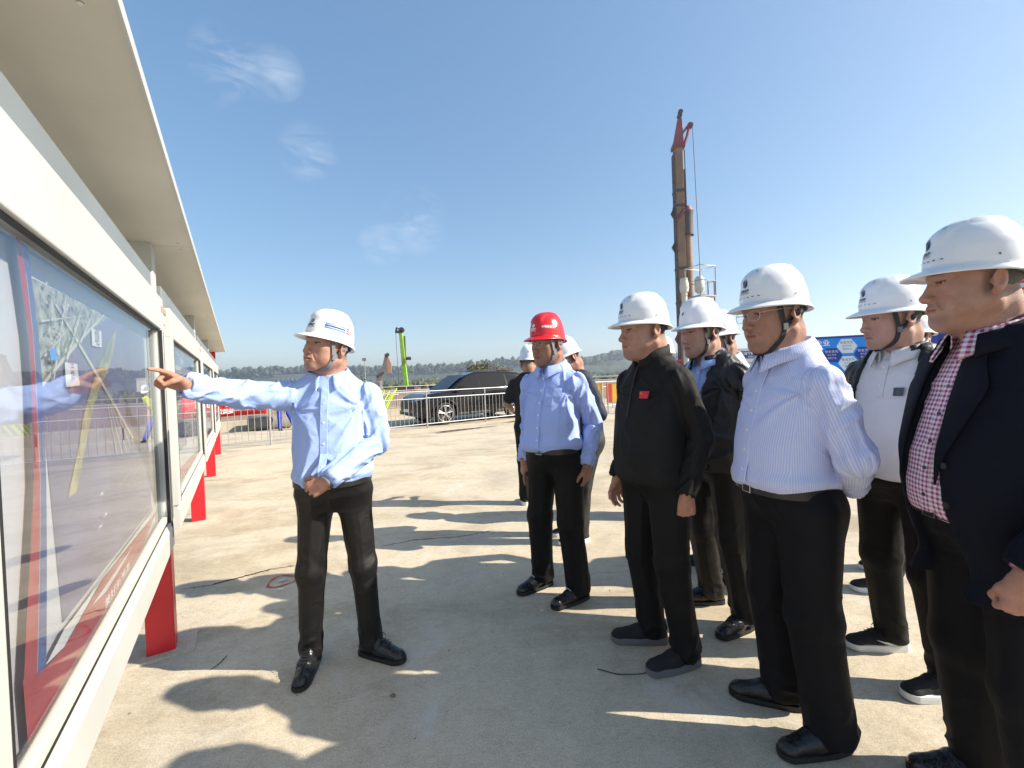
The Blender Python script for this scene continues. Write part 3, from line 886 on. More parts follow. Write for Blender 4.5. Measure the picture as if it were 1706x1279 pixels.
        along = np.where(idx % 2 == 1, T, T + .3)
        ring = ridge(np.stack([along * 17 + 1.3 * np.sin(A + sx) + 2.2 * wob, np.cos(A) * 1.2 + idx * 3.1, np.sin(A) * 1.2], 1), seedo + 5) ** 1.7 - .35
        long_ = ridge(np.stack([along * 4.0, np.cos(A) * 1.8, np.sin(A) * 1.8 + idx], 1), seedo + 6) - .5
        d = d + arm * amp * (1.35 * mk * ring + .8 * long_)
        edge = np.exp(-(np.linalg.norm(V - np.array((0, -.02, 1.47)), axis=1) / .09) ** 2)
        V = V + N * (d * (1 - edge) * pull)[:, None]
        pat = np.zeros((len(V), 3))
        pat[:, 0] = np.where(idx == 0, np.arctan2(x, y) * .175, A * .052); pat[:, 1] = np.where(idx == 0, z, along)
        # on the torso front and back use straight cloth grain
        fb = (idx == 0) & (np.abs(x) < .15)
        pat[:, 0] = np.where(fb, np.sign(y + .01) * np.arcsin(np.clip(x / .19, -1, 1)) * .178, pat[:, 0])
        return V, pat
    def surf(V, x, z, dx=.014, back=False):
        m = (np.abs(V[:, 0] - x) < dx) & (np.abs(V[:, 2] - z) < .014)
        if not m.any(): return None
        ys = V[m, 1]; return float(np.mean(np.sort(ys)[-4:])) if not back else float(np.mean(np.sort(ys)[:4]))
    def collar(nm, m, parent, r=.077, zf=1.440, zb=1.500, leaf=.046, gap=.22, stand=.030, up=False, spread=.5):
        fat_ = P.get('fat', 0) * .6; r = r + fat_; cyn = -.026 + .8 * P.get('headoff', (0, 0, 0))[1]
        nA = 40; rowsV = []
        for a in np.linspace(gap, 2 * math.pi - gap, nA):
            zc = zf + (zb - zf) * (1 - math.cos(a)) / 2; c, s_ = math.cos(a), math.sin(a)
            fr = math.exp(-(min(a, 2 * math.pi - a) / spread) ** 2)
            L = leaf * (1 + .75 * fr)
            if up: prof = [(0.004, -.015), (0.0, .0), (-.001, stand * .5), (-.002, stand), (.003, stand + .001), (.004, stand * .5), (.006, -.012)]
            else: prof = [(0.002, -.012), (0, .0), (-.001, stand * .9), (.004, stand + .003), (.010, stand - .006), (.010 + .20 * L, stand - .50 * L), (.012 + .42 * L, stand - .98 * L), (.009 + .40 * L, stand - 1.0 * L), (.006 + .18 * L, stand - .52 * L)]
            for dr, dz in prof:
                rr = r + dr; rowsV.append((rr * s_ * 1.0, rr * c * 1.08 + cyn + (0.012 * fr if not up else 0), zc + dz))
        k = len(prof); V = np.array(rowsV); F = [(i * k + j, i * k + j + 1, (i + 1) * k + j + 1, (i + 1) * k + j) for i in range(nA - 1) for j in range(k - 1)]
        V = bend(V)
        o = cloth(nm, V, np.array(F), m, parent)
        pat = np.stack([np.arctan2(V[:, 0], V[:, 1]) * .09, V[:, 2], 0 * V[:, 0]], 1)
        a_ = o.data.attributes.new('pat', 'FLOAT_VECTOR', 'POINT')
        if len(o.data.vertices) == len(pat): a_.data.foreach_set('vector', pat.astype(np.float32).ravel())
        sm = o.modifiers.new('thickness', 'SOLIDIFY'); sm.thickness = .0035
        return o
    def placket(Vs, m, parent, z0, z1, w=.032, x0=0.0, buttons=0, bm=BUTTON, bz=None):
        rows = np.linspace(z0, z1, 26); ys = []
        for z in rows:
            y = surf(Vs, x0, z); ys.append(y if y is not None else (ys[-1] if ys else .1))
        ys = np.convolve(np.pad(np.array(ys), 2, mode='edge'), np.ones(5) / 5, 'valid')
        V = []; F = []
        for z, y in zip(rows, ys):
            for dx, dy in ((-w / 2, -.004), (-w / 2, .0030), (w / 2, .0030), (w / 2, -.004)): V.append((x0 + dx, y + dy, z))
        for i in range(len(rows) - 1):
            for j in range(3): F.append((4 * i + j, 4 * i + 4 + j, 4 * i + 5 + j, 4 * i + 1 + j))
        V = bend(np.array(V)); o = prim('placket', V, F, m, parent)
        a_ = o.data.attributes.new('pat', 'FLOAT_VECTOR', 'POINT'); pat = np.stack([V[:, 0], V[:, 2], 0 * V[:, 0]], 1).astype(np.float32); a_.data.foreach_set('vector', pat.ravel())
        bz = np.linspace(z1 - .03, z0 + .05, buttons) if bz is None else bz
        for z in bz:
            y = float(np.interp(z, rows, ys)) + .0035
            pts = [(x0 + .0058 * math.cos(a), y, z + .0058 * math.sin(a)) for a in np.linspace(0, 2 * math.pi, 13)[:-1]]
            pt2 = [(p[0] * 1, p[1] + .0022, p[2]) for p in pts]
            V = bend(np.array(pts + pt2)); n = 12
            prim('button', V, [tuple(range(n, 2 * n))] + [(i, (i + 1) % n, n + (i + 1) % n, n + i) for i in range(n)], bm, parent)
        return rows, ys
    T = P['top']
    armr = T.get('arm', (.058, .050, .041))
    vt = top_vol(T.get('e', .012), armr, T.get('hem', .955), T.get('blouse', .016), T.get('sleeve', 1.0))
    V, Q = vt.mesh(); V, pat = drape(V, Q, T.get('amp', .006), armr, seed); Vt = V; shirt = cloth(T['name'], bend(V), Q, T['mat'], pat=pat)
    if T.get('label'): shirt['label'] = T['label']
    if T.get('collar') == 'fold':
        collar('collar', T.get('cmat', T['mat']), shirt, gap=T.get('gap', .22), leaf=T.get('leaf', .046), spread=T.get('spread', .5))
    elif T.get('collar') == 'stand':
        collar('stand_collar', T['mat'], shirt, gap=T.get('gap', .16), stand=.058, up=True, zf=1.455, zb=1.492)
    elif T.get('collar') == 'crew':
        collar('neckband', T['mat'], shirt, gap=.02, stand=.012, up=True, r=.078, zf=1.436, zb=1.485)
    if T.get('placket'): placket(Vt, T.get('pmat', T['mat']), shirt, T.get('pz0', T.get('hem', .955) + .02), T.get('pz1', 1.43), buttons=T.get('buttons', 6), bm=T.get('bmat', BUTTON), bz=T.get('bz'))
    if T.get('zip'):
        placket(Vt, METAL if T['zip'] == 'steel' else SOLE_B, shirt, 1.20, 1.455, w=.008)
    if T.get('cuff'):
        for s_ in (1, -1):
            a = arms[s_]
            if a.get('hide'): continue
            el = np.array(a['e'], float); wr = np.array(a['w'], float); u = nrm(wr - el)
            mb = MB(); c = wr - u * .066; rr = armr[2] + .0035
            mb.tube([c, c + u * .006, c + u * .034, c + u * .064, c + u * .066], [rr - .004, rr + .003, rr + .002, rr + .001, rr - .006], 28, cap=False)
            prim('cuff', mb.V, mb.F, T.get('cmat', T['mat']), shirt, smooth=True)
            if 'watch' in a:
                c = wr - u * .002 if False else wr + u * .012
                mb = MB(); mb.tube([c - u * .010, c - u * .009, c + u * .009, c + u * .010], [.0275, .0300, .0300, .0275], 24, cap=False)
                wt = prim('watch_band', mb.V, mb.F, METAL, smooth=True)
                n = nrm(np.array(a['watch'], float)); n = nrm(n - u * (n @ u)); e1 = u; e2 = np.cross(n, u)
                c2 = c + n * .0285
                mb = MB(); mb.tube([c2, c2 + n * .011], [.0205, .0195], 24); prim('watch_face', mb.V, mb.F, SOLE_B, wt)
    if T.get('pocket'):
        px, pz, w, hh = T['pocket']
        vs = []
        for z in (pz, pz + hh * .5, pz + hh):
            for x in (px - w / 2, px, px + w / 2): vs.append((x, (surf(Vt, x, z) or .12) + .004, z))
        prim('chest_pocket', bend(np.array(vs)), [(0, 1, 4, 3), (1, 2, 5, 4), (3, 4, 7, 6), (4, 5, 8, 7)], T['mat'], shirt)
    if T.get('patch'):
        px, pz, w, hh, kind = T['patch']
        def pp(x, z, l=.006): return bend(np.array((x, (surf(Vt, x, z, .02) or .12) + l, z)))
        o = prim('flag_patch' if kind == 'flag' else 'chest_badge', [pp(px - w / 2, pz), pp(px, pz), pp(px + w / 2, pz), pp(px + w / 2, pz + hh), pp(px, pz + hh), pp(px - w / 2, pz + hh)], [(0, 1, 4, 5), (1, 2, 3, 4)], INK_RED if kind == 'flag' else INK_DARK, shirt)
        if kind == 'flag':
            ym = mat('yellow_print', (0.85, 0.55, 0.03), 0.5, 0.05)
            for (u, vv, rad) in ((.17, .72, .0055), (.34, .88, .0018), (.41, .76, .0018), (.41, .62, .0018), (.34, .50, .0018)):
                cx = px + w / 2 - w * u
                cz = pz + hh * vv
                pts = [pp(cx + rad * (1 if i % 2 == 0 else .4) * math.sin(i * math.pi / 5), cz + rad * (1 if i % 2 == 0 else .4) * math.cos(i * math.pi / 5), .0075) for i in range(10)]
                prim('star', pts, [tuple(range(10))], ym, shirt)
        else:
            prim('badge_mark', [pp(px - w * .22, pz + hh * .25, .0075), pp(px + w * .22, pz + hh * .25, .0075), pp(px + w * .22, pz + hh * .75, .0075), pp(px - w * .22, pz + hh * .75, .0075)], [(0, 1, 2, 3)], INK_GREY, shirt)
    # ---- open jacket over it
    if P.get('jacket'):
        J = P['jacket']; jr = J.get('arm', (.070, .060, .050)); oldf = P.get('flare', 0); P['flare'] = J.get('flare', .012)
        vj = top_vol(J.get('e', .026), jr, J.get('hem', .78), 0, 1.0); P['flare'] = oldf
        wz = J['open']
        def opening(X, Y, Z):
            w = np.interp(Z.ravel(), [a for a, b in wz], [b for a, b in wz])[None, None, :]
            xo = J.get('xo', 0.0)
            return np.maximum(np.abs(X - xo) - w, .02 - Y) + 0 * Z
        vj.put(opening, (-.3, .0, J.get('hem', .78) - .05), (.3, .4, 1.6), .004, cut=True)
        V, Q = vj.mesh(); V, pat = drape(V, Q, J.get('amp', .006), jr, seed + 40); Vj = V
        jk = cloth(J['name'], bend(V), Q, J['mat'], pat=pat)
        xo = J.get('xo', 0.0)
        if J.get('lapel'):
            for s_ in (-1, 1):
                rows = np.linspace(J.get('lz0', 1.08), 1.415, 22); V = []; F = []
                for z in rows:
                    w0 = float(np.interp(z, [a for a, b in wz], [b for a, b in wz]))
                    t = (z - rows[0]) / (rows[-1] - rows[0]); lw = J.get('lw', .085) * (t / .74 if t < .74 else 1 - (t - .74) * 1.5)
                    for j in range(5):
                        x = xo + s_ * (w0 - .004 + lw * j / 4)
                        y = surf(Vj, xo + s_ * max(abs(x - xo), w0 + .012), z, .018) or .1
                        V.append((x, y + .0055 + (.003 if j == 0 else 0), z))
                V = np.array(V)
                for _ in range(2):
                    G = V.reshape(len(rows), 5, 3); G[1:-1, :, 1] = (G[:-2, :, 1] + 2 * G[1:-1, :, 1] + G[2:, :, 1]) / 4; V = G.reshape(-1, 3)
                F = [(i * 5 + j, i * 5 + j + 1, i * 5 + 6 + j, i * 5 + 5 + j) for i in range(len(rows) - 1) for j in range(4)]
                o = prim('lapel', bend(V), F, J['mat'], jk, smooth=True); sm = o.modifiers.new('thickness', 'SOLIDIFY'); sm.thickness = .004; sm.offset = 0
        if J.get('collar') == 'fold': collar('jacket_collar', J['mat'], jk, r=.088, gap=J.get('gap', .75), leaf=.050, zf=1.425, zb=1.500)
        if J.get('collar') == 'stand': collar('jacket_collar', J['mat'], jk, r=.089, gap=J.get('gap', .6), stand=.042, up=True, zf=1.435, zb=1.487)
        for z in J.get('buttons', ()):
            s_ = J.get('bside', -1); w0 = float(np.interp(z, [a for a, b in wz], [b for a, b in wz])); x = xo + s_ * (w0 + .022); y = (surf(Vj, x, z) or .1) + .003
            pts = [(x + .0095 * math.cos(a), y, z + .0095 * math.sin(a)) for a in np.linspace(0, 2 * math.pi, 13)[:-1]]; pts += [(p[0], p[1] + .004, p[2]) for p in pts]
            prim('button', bend(np.array(pts)), [tuple(range(12, 24))] + [(i, (i + 1) % 12, 12 + (i + 1) % 12, 12 + i) for i in range(12)], SOLE_B, jk)
    # ---- trousers
    TR = P['trousers']; wid = TR.get('wide', 1.0)
    vt = Vol((-.42, -.42, .02), (.42, .46, 1.03), cres)
    waist = TR.get('waist', .968)
    r = body_secs(P, .010); secs = [(z, rx * (.80 if z < .82 else 1), ry * (.62 if z < .82 else .93 if z < .9 else 1), cx, cy) for z, rx, ry, cx, cy in r if z < waist]
    zz = [s[0] for s in r]; secs.append((waist, *[float(np.interp(waist, zz, [s[j] for s in r])) for j in range(1, 5)]))
    vt.loft(secs, .05)
    legs = []
    for s_ in (1, -1):
        ft, fd = feet[s_]
        hip = np.array((s_ * .092, -.004, .87)); ank = ft + np.array((0, 0, .075)) - fd * .012
        kn = hip * .5 + ank * .5 + np.array((0, .022, .02)) + fd * .010
        legs.append((hip, kn, ank))
        vt.cone(hip, kn, .099 * wid * (.6 + .4 * P['girth']), .074 * wid, .045); vt.cone(kn, ank, .074 * wid, .062 * wid * TR.get('hemw', 1.0), .03)
        vt.ell((s_ * .075, -.058, .87), (.083, .072, .10), .05)
    vt.clip(lambda X, Y, Z: (TR.get('hemz', .048) + .0 * X - Z))
    V, Q = vt.mesh(); N = vnormals(V, Q); x, y, z = V.T
    segs = []
    for (a, b, c) in legs: segs += [(a, b, .085), (b, c, .068)]
    best, idx, Tt, A = segparam(V, segs); wob = fbm(V * 5, seed + 70, 2)
    hemk = np.exp(-((z - .10) / .09) ** 2); knk = np.exp(-((z - .50) / .10) ** 2); crk = np.exp(-((z - .82) / .08) ** 2) * sstep(.16, .05, np.abs(x))
    ring = ridge(np.stack([z * 16 + .9 * np.sin(A + idx) + 1.6 * wob, np.cos(A) * .9 + idx * 2.3, np.sin(A) * .9], 1), seed + 71) ** 1.6 - .35
    lon = ridge(np.stack([z * 2.6 + wob, np.cos(A) * 1.7 + idx // 2 * 5, np.sin(A) * 1.7], 1), seed + 72) ** 1.5 - .4
    dia = ridge(np.stack([(np.abs(x) + z) * 11 + wob * 2, y * 5, (z - np.abs(x)) * 3], 1), seed + 73) ** 1.6 - .35
    amp = TR.get('amp', .007)
    d = amp * (1.7 * hemk * ring + .8 * knk * ring + 1.1 * crk * dia + .9 * lon)
    V = V + N * (d * sstep(waist + .01, waist - .05, z))[:, None]
    tro = cloth('trousers', V, Q, TR['mat'])
    # ---- belt
    if P.get('belt', True):
        bz0, bz1 = waist - .034, waist + .004
        n = 64; V = []; F = []
        cols = [float(np.interp(waist - .01, zz, [s[j] for s in r])) for j in range(1, 5)]
        for i in range(n):
            a = 2 * math.pi * i / n; c, s_ = math.cos(a), math.sin(a); pw = 2 / 2.3
            for dz, e in ((bz0, .004), (bz0, .0085), (bz1, .0085), (bz1, .003)):
                V.append(((cols[0] + e) * np.sign(c) * abs(c) ** pw, cols[3] + (cols[1] + e) * np.sign(s_) * abs(s_) ** pw, dz))
        for i in range(n):
            j = (i + 1) % n
            for k in range(3): F.append((4 * i + k, 4 * j + k, 4 * j + k + 1, 4 * i + k + 1))
        bl = prim('belt', V, F, BELT, smooth=False)
        yb = cols[3] + cols[1] + .009
        mb = MB(); mb.box((-.022, yb - .002, bz0 - .002), (.022, yb + .005, bz1 + .001)); mb2 = MB()
        bk = prim('buckle', mb.V, mb.F, SOLE_B if P.get('buckle') != 'bars' else METAL, bl)
        for zz_ in ((bz0 + .006, bz0 + .016, bz0 + .026) if P.get('buckle') == 'bars' else ()):
            mb = MB(); mb.box((-.018, yb + .004, zz_), (.018, yb + .0065, zz_ + .006)); prim('buckle_bar', mb.V, mb.F, SOLE_B, bl)
        if P.get('buckle') != 'bars':
            mb = MB(); mb.tube([(-.021, yb + .006, bz0), (.021, yb + .006, bz0), (.021, yb + .006, bz1), (-.021, yb + .006, bz1)], .0016, 5, closed=True); prim('buckle_rim', mb.V, mb.F, METAL, bl)
    # ---- shoes
    SH = P['shoes']
    for s_ in (1, -1):
        ft, fd = feet[s_]; fa = math.atan2(-fd[0], fd[1])
        v = Vol((-.07, -.12, -.01), (.07, .23, .16), .0050 if cres < .0075 else .007)
        ln = SH.get('len', 1.0); tw = .036 if SH['kind'] == 'sneaker' else .033
        v.cone((0, -.050, .042), (0, .06, .046), .036, .040, .02)
        v.cone((0, .06, .044), (-s_ * .006, .155 * ln, .030), .041, tw, .02)
        v.ell((-s_ * .006, .165 * ln, .030), (tw + .001, .036, .026), .015)
        v.cone((0, -.035, .07), (0, .02, .085), .034, .034, .02)
        v.cone((0, -.030, .085), (0, -.025, .115), .036, .040, .015)
        v.clip(lambda X, Y, Z: np.maximum(.016 - Z, Z - .118) + 0 * X + 0 * Y)
        V, Q = v.mesh()
        N = vnormals(V, Q); V = V + N * ((ridge(V * np.array((18, 45, 30)), seed + 90) ** 3 - .2) * .0022 * sstep(.06, .10, V[:, 1]) * sstep(.15, .12, V[:, 1]))[:, None]
        Wt = rotz(V, fa) + ft
        so = cloth('shoe', Wt, Q, SH['mat'])
        # sole: outline of the shoe, a touch wider, with heel
        ang = np.linspace(0, 2 * math.pi, 41)[:-1]; out = []
        for a in ang:
            dv = np.array((math.sin(a), math.cos(a))); pr = ((V[:, :2] - np.array((0, .05))) @ dv)[V[:, 2] < .05]; out.append(pr.max())
        # support polygon: intersect half planes by walking directions
        hull = []
        for i in range(40):
            a1, a2 = ang[i], ang[(i + 1) % 40]; n1 = np.array((math.sin(a1), math.cos(a1))); n2 = np.array((math.sin(a2), math.cos(a2)))
            hull.append(np.linalg.solve(np.stack([n1, n2]), np.array((out[i] + .003, out[(i + 1) % 40] + .003))) + np.array((0, .05)))
        hull = np.array(hull); th_ = SH.get('sole', .020)
        def waistx(hh, z): 
            q = hh.copy(); m = np.exp(-((q[:, 1] - .045) / .045) ** 2); q[:, 0] *= 1 - .14 * m; return q
        q0 = waistx(hull, 0); lift = (.0 if SH['kind'] == 'sneaker' else 1.0)
        bot = np.c_[q0, .0 + lift * .008 * np.exp(-((q0[:, 1] - .045) / .03) ** 2) + .006 * sstep(.14, .2, q0[:, 1])]
        mid = np.c_[q0 * np.array((1.02, 1.0)), np.full(len(q0), th_ * .6) + .004 * sstep(.14, .2, q0[:, 1])]
        top = np.c_[q0, np.full(len(q0), th_ + .002) + .004 * sstep(.14, .2, q0[:, 1]) + (.012 * sstep(.0, -.1, q0[:, 1]) if SH['kind'] == 'sneaker' else 0)]
        VS = rotz(np.concatenate([bot, mid, top]), fa) + ft; n = 40
        F = [tuple(range(n))] + [(i, n + i, n + (i + 1) % n, (i + 1) % n) for i in range(n)] + [(n + i, 2 * n + i, 2 * n + (i + 1) % n, n + (i + 1) % n) for i in range(n)] + [tuple(range(2 * n, 3 * n))[::-1]]
        prim('sole', VS, F, SH['smat'], so, smooth=False)
        def top_z(yy, xx=0.0):
            m = (np.abs(V[:, 1] - yy) < .008) & (np.abs(V[:, 0] - xx) < .008); return V[m, 2].max() if m.any() else .07
        if SH.get('laces'):
            mb = MB()
            for yy in (.055, .072, .089, .105):
                pts = [(xx, yy + .004 * math.cos(xx * 200), top_z(yy, xx) + .002) for xx in (-.020, -.010, 0, .010, .020)]; mb.tube(pts, .0022, 5)
            for sg in (-1, 1): mb.tube([(0, .05, top_z(.05) + .004), (sg * .012, .046, top_z(.05) + .010), (sg * .024, .052, top_z(.05, .02) + .006), (sg * .030, .06, top_z(.055, .025) - .002)], .0020, 5)
            prim('laces', rotz(np.array(mb.V), fa) + ft, mb.F, SH.get('lmat', SOLE_B), so, smooth=True)
        if SH.get('bit'):
            mb = MB(); yy = .075; mb.tube([(xx, yy, top_z(yy, xx) + .004) for xx in (-.026, -.013, 0, .013, .026)], .0026, 6); prim('metal_bit', rotz(np.array(mb.V), fa) + ft, mb.F, METAL, so, smooth=True)
        if SH.get('swoosh'):
            sd = SH['swoosh']
            Vs_ = []; Fs = []
            cv = [(-.040, .046, .004), (-.020, .040, .016), (.010, .040, .013), (.050, .050, .008), (.085, .062, .001)]
            for yy, zz2, w in cv:
                xx = max(abs(V[(np.abs(V[:, 1] - yy) < .01) & (np.abs(V[:, 2] - zz2) < .01), 0]).max(), .02) + .0035
                Vs_ += [(sd * xx, yy, zz2 - w / 2), (sd * xx * .97, yy, zz2 + w / 2)]
            Fs = [(2 * i, 2 * i + 2, 2 * i + 3, 2 * i + 1) for i in range(len(cv) - 1)]
            prim('side_flash', rotz(np.array(Vs_), fa) + ft, Fs, SOLE_W, so)
    return root
# ================================================================ the setting
ANG = R(122.7); BD = Vector((math.cos(ANG), math.sin(ANG), 0)); BN = Vector((BD.y, -BD.x, 0))

def ground_material():
    m, n, l, p = nodes_of('weathered_concrete')
    p.inputs['Roughness'].default_value = 0.88; p.inputs['Specular IOR Level'].default_value = 0.25
    tcn = n.new('ShaderNodeTexCoord')
    def noise(sc, det, rough=.6, dist=0.0, st=None):
        t = n.new('ShaderNodeTexNoise'); t.inputs['Scale'].default_value = sc; t.inputs['Detail'].default_value = det; t.inputs['Roughness'].default_value = rough; t.inputs['Distortion'].default_value = dist
        if st:
            mpn = n.new('ShaderNodeMapping'); mpn.inputs['Scale'].default_value = st; l.new(tcn.outputs['Object'], mpn.inputs['Vector']); l.new(mpn.outputs['Vector'], t.inputs['Vector'])
        else: l.new(tcn.outputs['Object'], t.inputs['Vector'])
        return t.outputs['Fac']
    def ramp(f, stops):
        r = n.new('ShaderNodeValToRGB'); e = r.color_ramp.elements
        while len(e) < len(stops): e.new(.5)
        for i, (pos, c) in enumerate(stops): e[i].position = pos; e[i].color = (*c, 1)
        l.new(f, r.inputs['Fac']); return r.outputs['Color']
    def mixc(mode, fac, a, b):
        x = n.new('ShaderNodeMixRGB'); x.blend_type = mode
        if hasattr(fac, 'links'): l.new(fac, x.inputs[0])
        else: x.inputs[0].default_value = fac
        l.new(a, x.inputs[1]); l.new(b, x.inputs[2]); return x.outputs[0]
    base = ramp(noise(.9, 8, .62, .4), [(.28, (.41, .362, .285)), (.47, (.515, .453, .345)), (.72, (.585, .52, .40))])
    mott = ramp(noise(7, 7, .7, .6), [(.3, (.84, .83, .82)), (.52, (1, 1, 1)), (.8, (1.08, 1.07, 1.06))])
    c = mixc('MULTIPLY', 0.8, base, mott)
    grain = ramp(noise(150, 5, .8), [(.32, (.60, .59, .58)), (.5, (1, 1, 1)), (.68, (1.28, 1.26, 1.22))])
    c = mixc('MULTIPLY', 0.85, c, grain)
    scuff = ramp(noise(22, 6, .78, 1.5, (1, 1.9, 1)), [(.40, (.86, .85, .84)), (.52, (1, 1, 1)), (.66, (1.12, 1.12, 1.11))])
    c = mixc('MULTIPLY', 0.8, c, scuff)
    spots = ramp(noise(46, 2, .4), [(.30, (.52, .50, .47)), (.36, (1, 1, 1))])
    c = mixc('MULTIPLY', 0.22, c, spots)
    stain = ramp(noise(.33, 6, .68, 1.6, (1, 2.6, 1)), [(.50, (1, 1, 1)), (.60, (.78, .75, .70)), (.74, (.62, .57, .50))])
    c = mixc('MULTIPLY', 0.8, c, stain)
    pale = ramp(noise(1.7, 7, .75, 1.0), [(.55, (0, 0, 0)), (.75, (.85, .85, .85))])
    pc = n.new('ShaderNodeRGB'); pc.outputs[0].default_value = (.56, .54, .49, 1)
    c = mixc('MIX', pale, c, pc.outputs[0])
    l.new(c, p.inputs['Base Color'])
    b1 = n.new('ShaderNodeBump'); b1.inputs['Strength'].default_value = .5; b1.inputs['Distance'].default_value = .004; l.new(noise(120, 5, .7), b1.inputs['Height'])
    b2 = n.new('ShaderNodeBump'); b2.inputs['Strength'].default_value = .35; b2.inputs['Distance'].default_value = .012; l.new(noise(9, 6, .6, .5), b2.inputs['Height']); l.new(b1.outputs['Normal'], b2.inputs['Normal'])
    l.new(b2.outputs['Normal'], p.inputs['Normal'])
    return m
CONC = ground_material()
SOIL = mat('red_brown_soil', (0.26, 0.165, 0.10), 0.95, 0.35, 0.5, 0.9, 9)
FIELD = mat('far_field', (0.12, 0.12, 0.07), 0.95, 0.4, 0.02, 0.3, 2)

# fence line across the back of the concrete apron
FA = Vector((-7.6, 9.40, 0)); FDIR = Vector((7.35, 5.29, 0)).normalized(); FNRM = Vector((-FDIR.y, FDIR.x, 0))
def fpt(s, off=0.0, z=0.0): return FA + FDIR * s + FNRM * off + Vector((0, 0, z))

N = 40
V = []; F = []
ring = [0, 40, 120, 400, 1200, 2900]
for r_ in ring[1:]:
    for i in range(N): a = 2 * math.pi * i / N; V.append((r_ * math.cos(a), r_ * math.sin(a), -0.06 if r_ < 300 else -0.06))
V.append((0, 0, -.06)); c0 = len(V) - 1
for i in range(N): F.append((c0, i, (i + 1) % N))
for k in range(len(ring) - 2):
    for i in range(N): F.append((k * N + i, (k + 1) * N + i, (k + 1) * N + (i + 1) % N, k * N + (i + 1) % N))
tag(link('ground', pymesh('ground', V, F), FIELD), kind='structure')
# site soil beyond the fence, slightly uneven
nx, ny = 90, 60
V = []; F = []
for j in range(ny + 1):
    for i in range(nx + 1):
        s_ = -40 + 130 * i / nx; o = 4.2 + 70 * (j / ny) ** 1.5
        q = fpt(s_, o); z = -.03 + (.0 if j == 0 else .10 * (fbm(np.array([[q.x * .25, q.y * .25, 0]]), 21, 3)[0] - .5) * min(1, j / 4))
        V.append((q.x, q.y, z))
for j in range(ny):
    for i in range(nx): a = j * (nx + 1) + i; F.append((a, a + 1, a + nx + 2, a + nx + 1))
tag(link('site_soil', pymesh('site_soil', V, F, True), SOIL), kind='structure')
# concrete apron (to 5 m past the fence on the right, where the car stands)
V = [(-14, -9, 0), (60, -9, 0), (60, 66, 0)]; q = fpt(-9, 5.2); V = [(-16, -9, 0), (70, -9, 0), tuple(fpt(84, 5.2)), (q.x, q.y, 0)]
PAV = tag(link('concrete_apron', pymesh('concrete_apron', V, [(0, 1, 2, 3)]), CONC), kind='structure')

# cracks, construction joints, red spray mark, drain slots in a damp line, pebbles
CRACK = mat('crack_dark', (0.035, 0.032, 0.028), 0.95, 0.3, 30)
def crack(name, pts, w, seed, m=CRACK, jit=.010):
    rr = random.Random(seed); P_ = polyline([(x, y, 0) for x, y in pts], 70); V = []; F = []
    for i, p in enumerate(P_):
        a = P_[max(i - 1, 0)]; b = P_[min(i + 1, len(P_) - 1)]; t = nrm(b - a); s_ = np.array((-t[1], t[0], 0))
        o = s_ * rr.uniform(-jit, jit); ww = w * rr.uniform(.35, 1.2) * min(1, i / 6 + .1, (len(P_) - 1 - i) / 6 + .1)
        V += [p + o + s_ * ww + (0, 0, .004), p + o - s_ * ww + (0, 0, .004)]
    for i in range(len(P_) - 1): F.append((2 * i, 2 * i + 1, 2 * i + 3, 2 * i + 2))
    return link(name, pymesh(name, V, F), m, PAV)
crack('crack', [(-2.44, 3.06), (-2.26, 3.11), (-2.11, 3.22), (-1.93, 3.35), (-1.70, 3.42)], .005, 1)
crack('crack', [(-2.25, 3.115), (-2.10, 3.225), (-1.94, 3.34)], .007, 6, jit=.012)
crack('crack', [(-1.2, 3.72), (-.93, 3.85), (-.56, 3.88), (-.2, 4.02)], .005, 2)
crack('crack', [(-1.59, 2.16), (-1.575, 2.21), (-1.58, 2.28)], .004, 3, jit=.004)
mb = MB(); mb.tube(polyline([(.36, 2.06, .004), (.45, 2.015, .004), (.57, 2.01, .006), (.68, 2.07, .004)], 24), .0022, 5); tag(mb.build('wire', SLOT if 'SLOT' in globals() else CRACK), 'thin dark wire curving on the concrete beside the black slip-on shoes', 'wire')
JOINT = mat('joint_shadowless_seam', (0.20, 0.18, 0.15), 0.95, 0.3, 12)
RED_PAINT = mat('red_spray_paint', (0.52, 0.09, 0.075), 0.85, 0.35, 40)
V = []; F = []; cx, cy = -1.745, 3.135
for i in range(40):
    a = 2 * math.pi * i / 40; rr = .092 + .008 * math.sin(3 * a + 1); w = .008 + .004 * math.sin(5 * a)
    V += [(cx + (rr - w) * math.cos(a), cy + (rr - w) * math.sin(a), .0045), (cx + (rr + w) * math.cos(a), cy + (rr + w) * math.sin(a), .0045)]
for i in range(40): j = (i + 1) % 40; F.append((2 * i, 2 * i + 1, 2 * j + 1, 2 * j))
link('painted_circle', pymesh('painted_circle', V, F), RED_PAINT, PAV)
mb = MB(); mb.tube([(cx - .02, cy - .01, .004), (cx + .02, cy + .01, .006)], .012, 6); mb.build('anchor_stub', METAL, PAV)
def blob(name, x, y, r, h, m, seed, parent=None):
    rr = random.Random(seed); V = []; F = []; n = 8
    for k, (f, zz) in enumerate(((1.0, 0), (1.05, .35), (.7, .8))):
        for i in range(n): a = 2 * math.pi * i / n; q = r * f * rr.uniform(.75, 1.2); V.append((x + q * math.cos(a), y + q * .8 * math.sin(a), .001 + h * zz))
    V.append((x, y, h)); 
    for k in range(2):
        for i in range(n): F.append((k * n + i, k * n + (i + 1) % n, (k + 1) * n + (i + 1) % n, (k + 1) * n + i))
    for i in range(n): F.append((2 * n + i, 2 * n + (i + 1) % n, 3 * n))
    return link(name, pymesh(name, V, F, True), m, parent)
STONE = mat('pebble', (.16, .13, .10), .9, .3, 60)
tag(blob('pebble', -.596, 1.934, .012, .012, STONE, 3), 'small brown pebble lying on the shaded concrete', 'pebble')
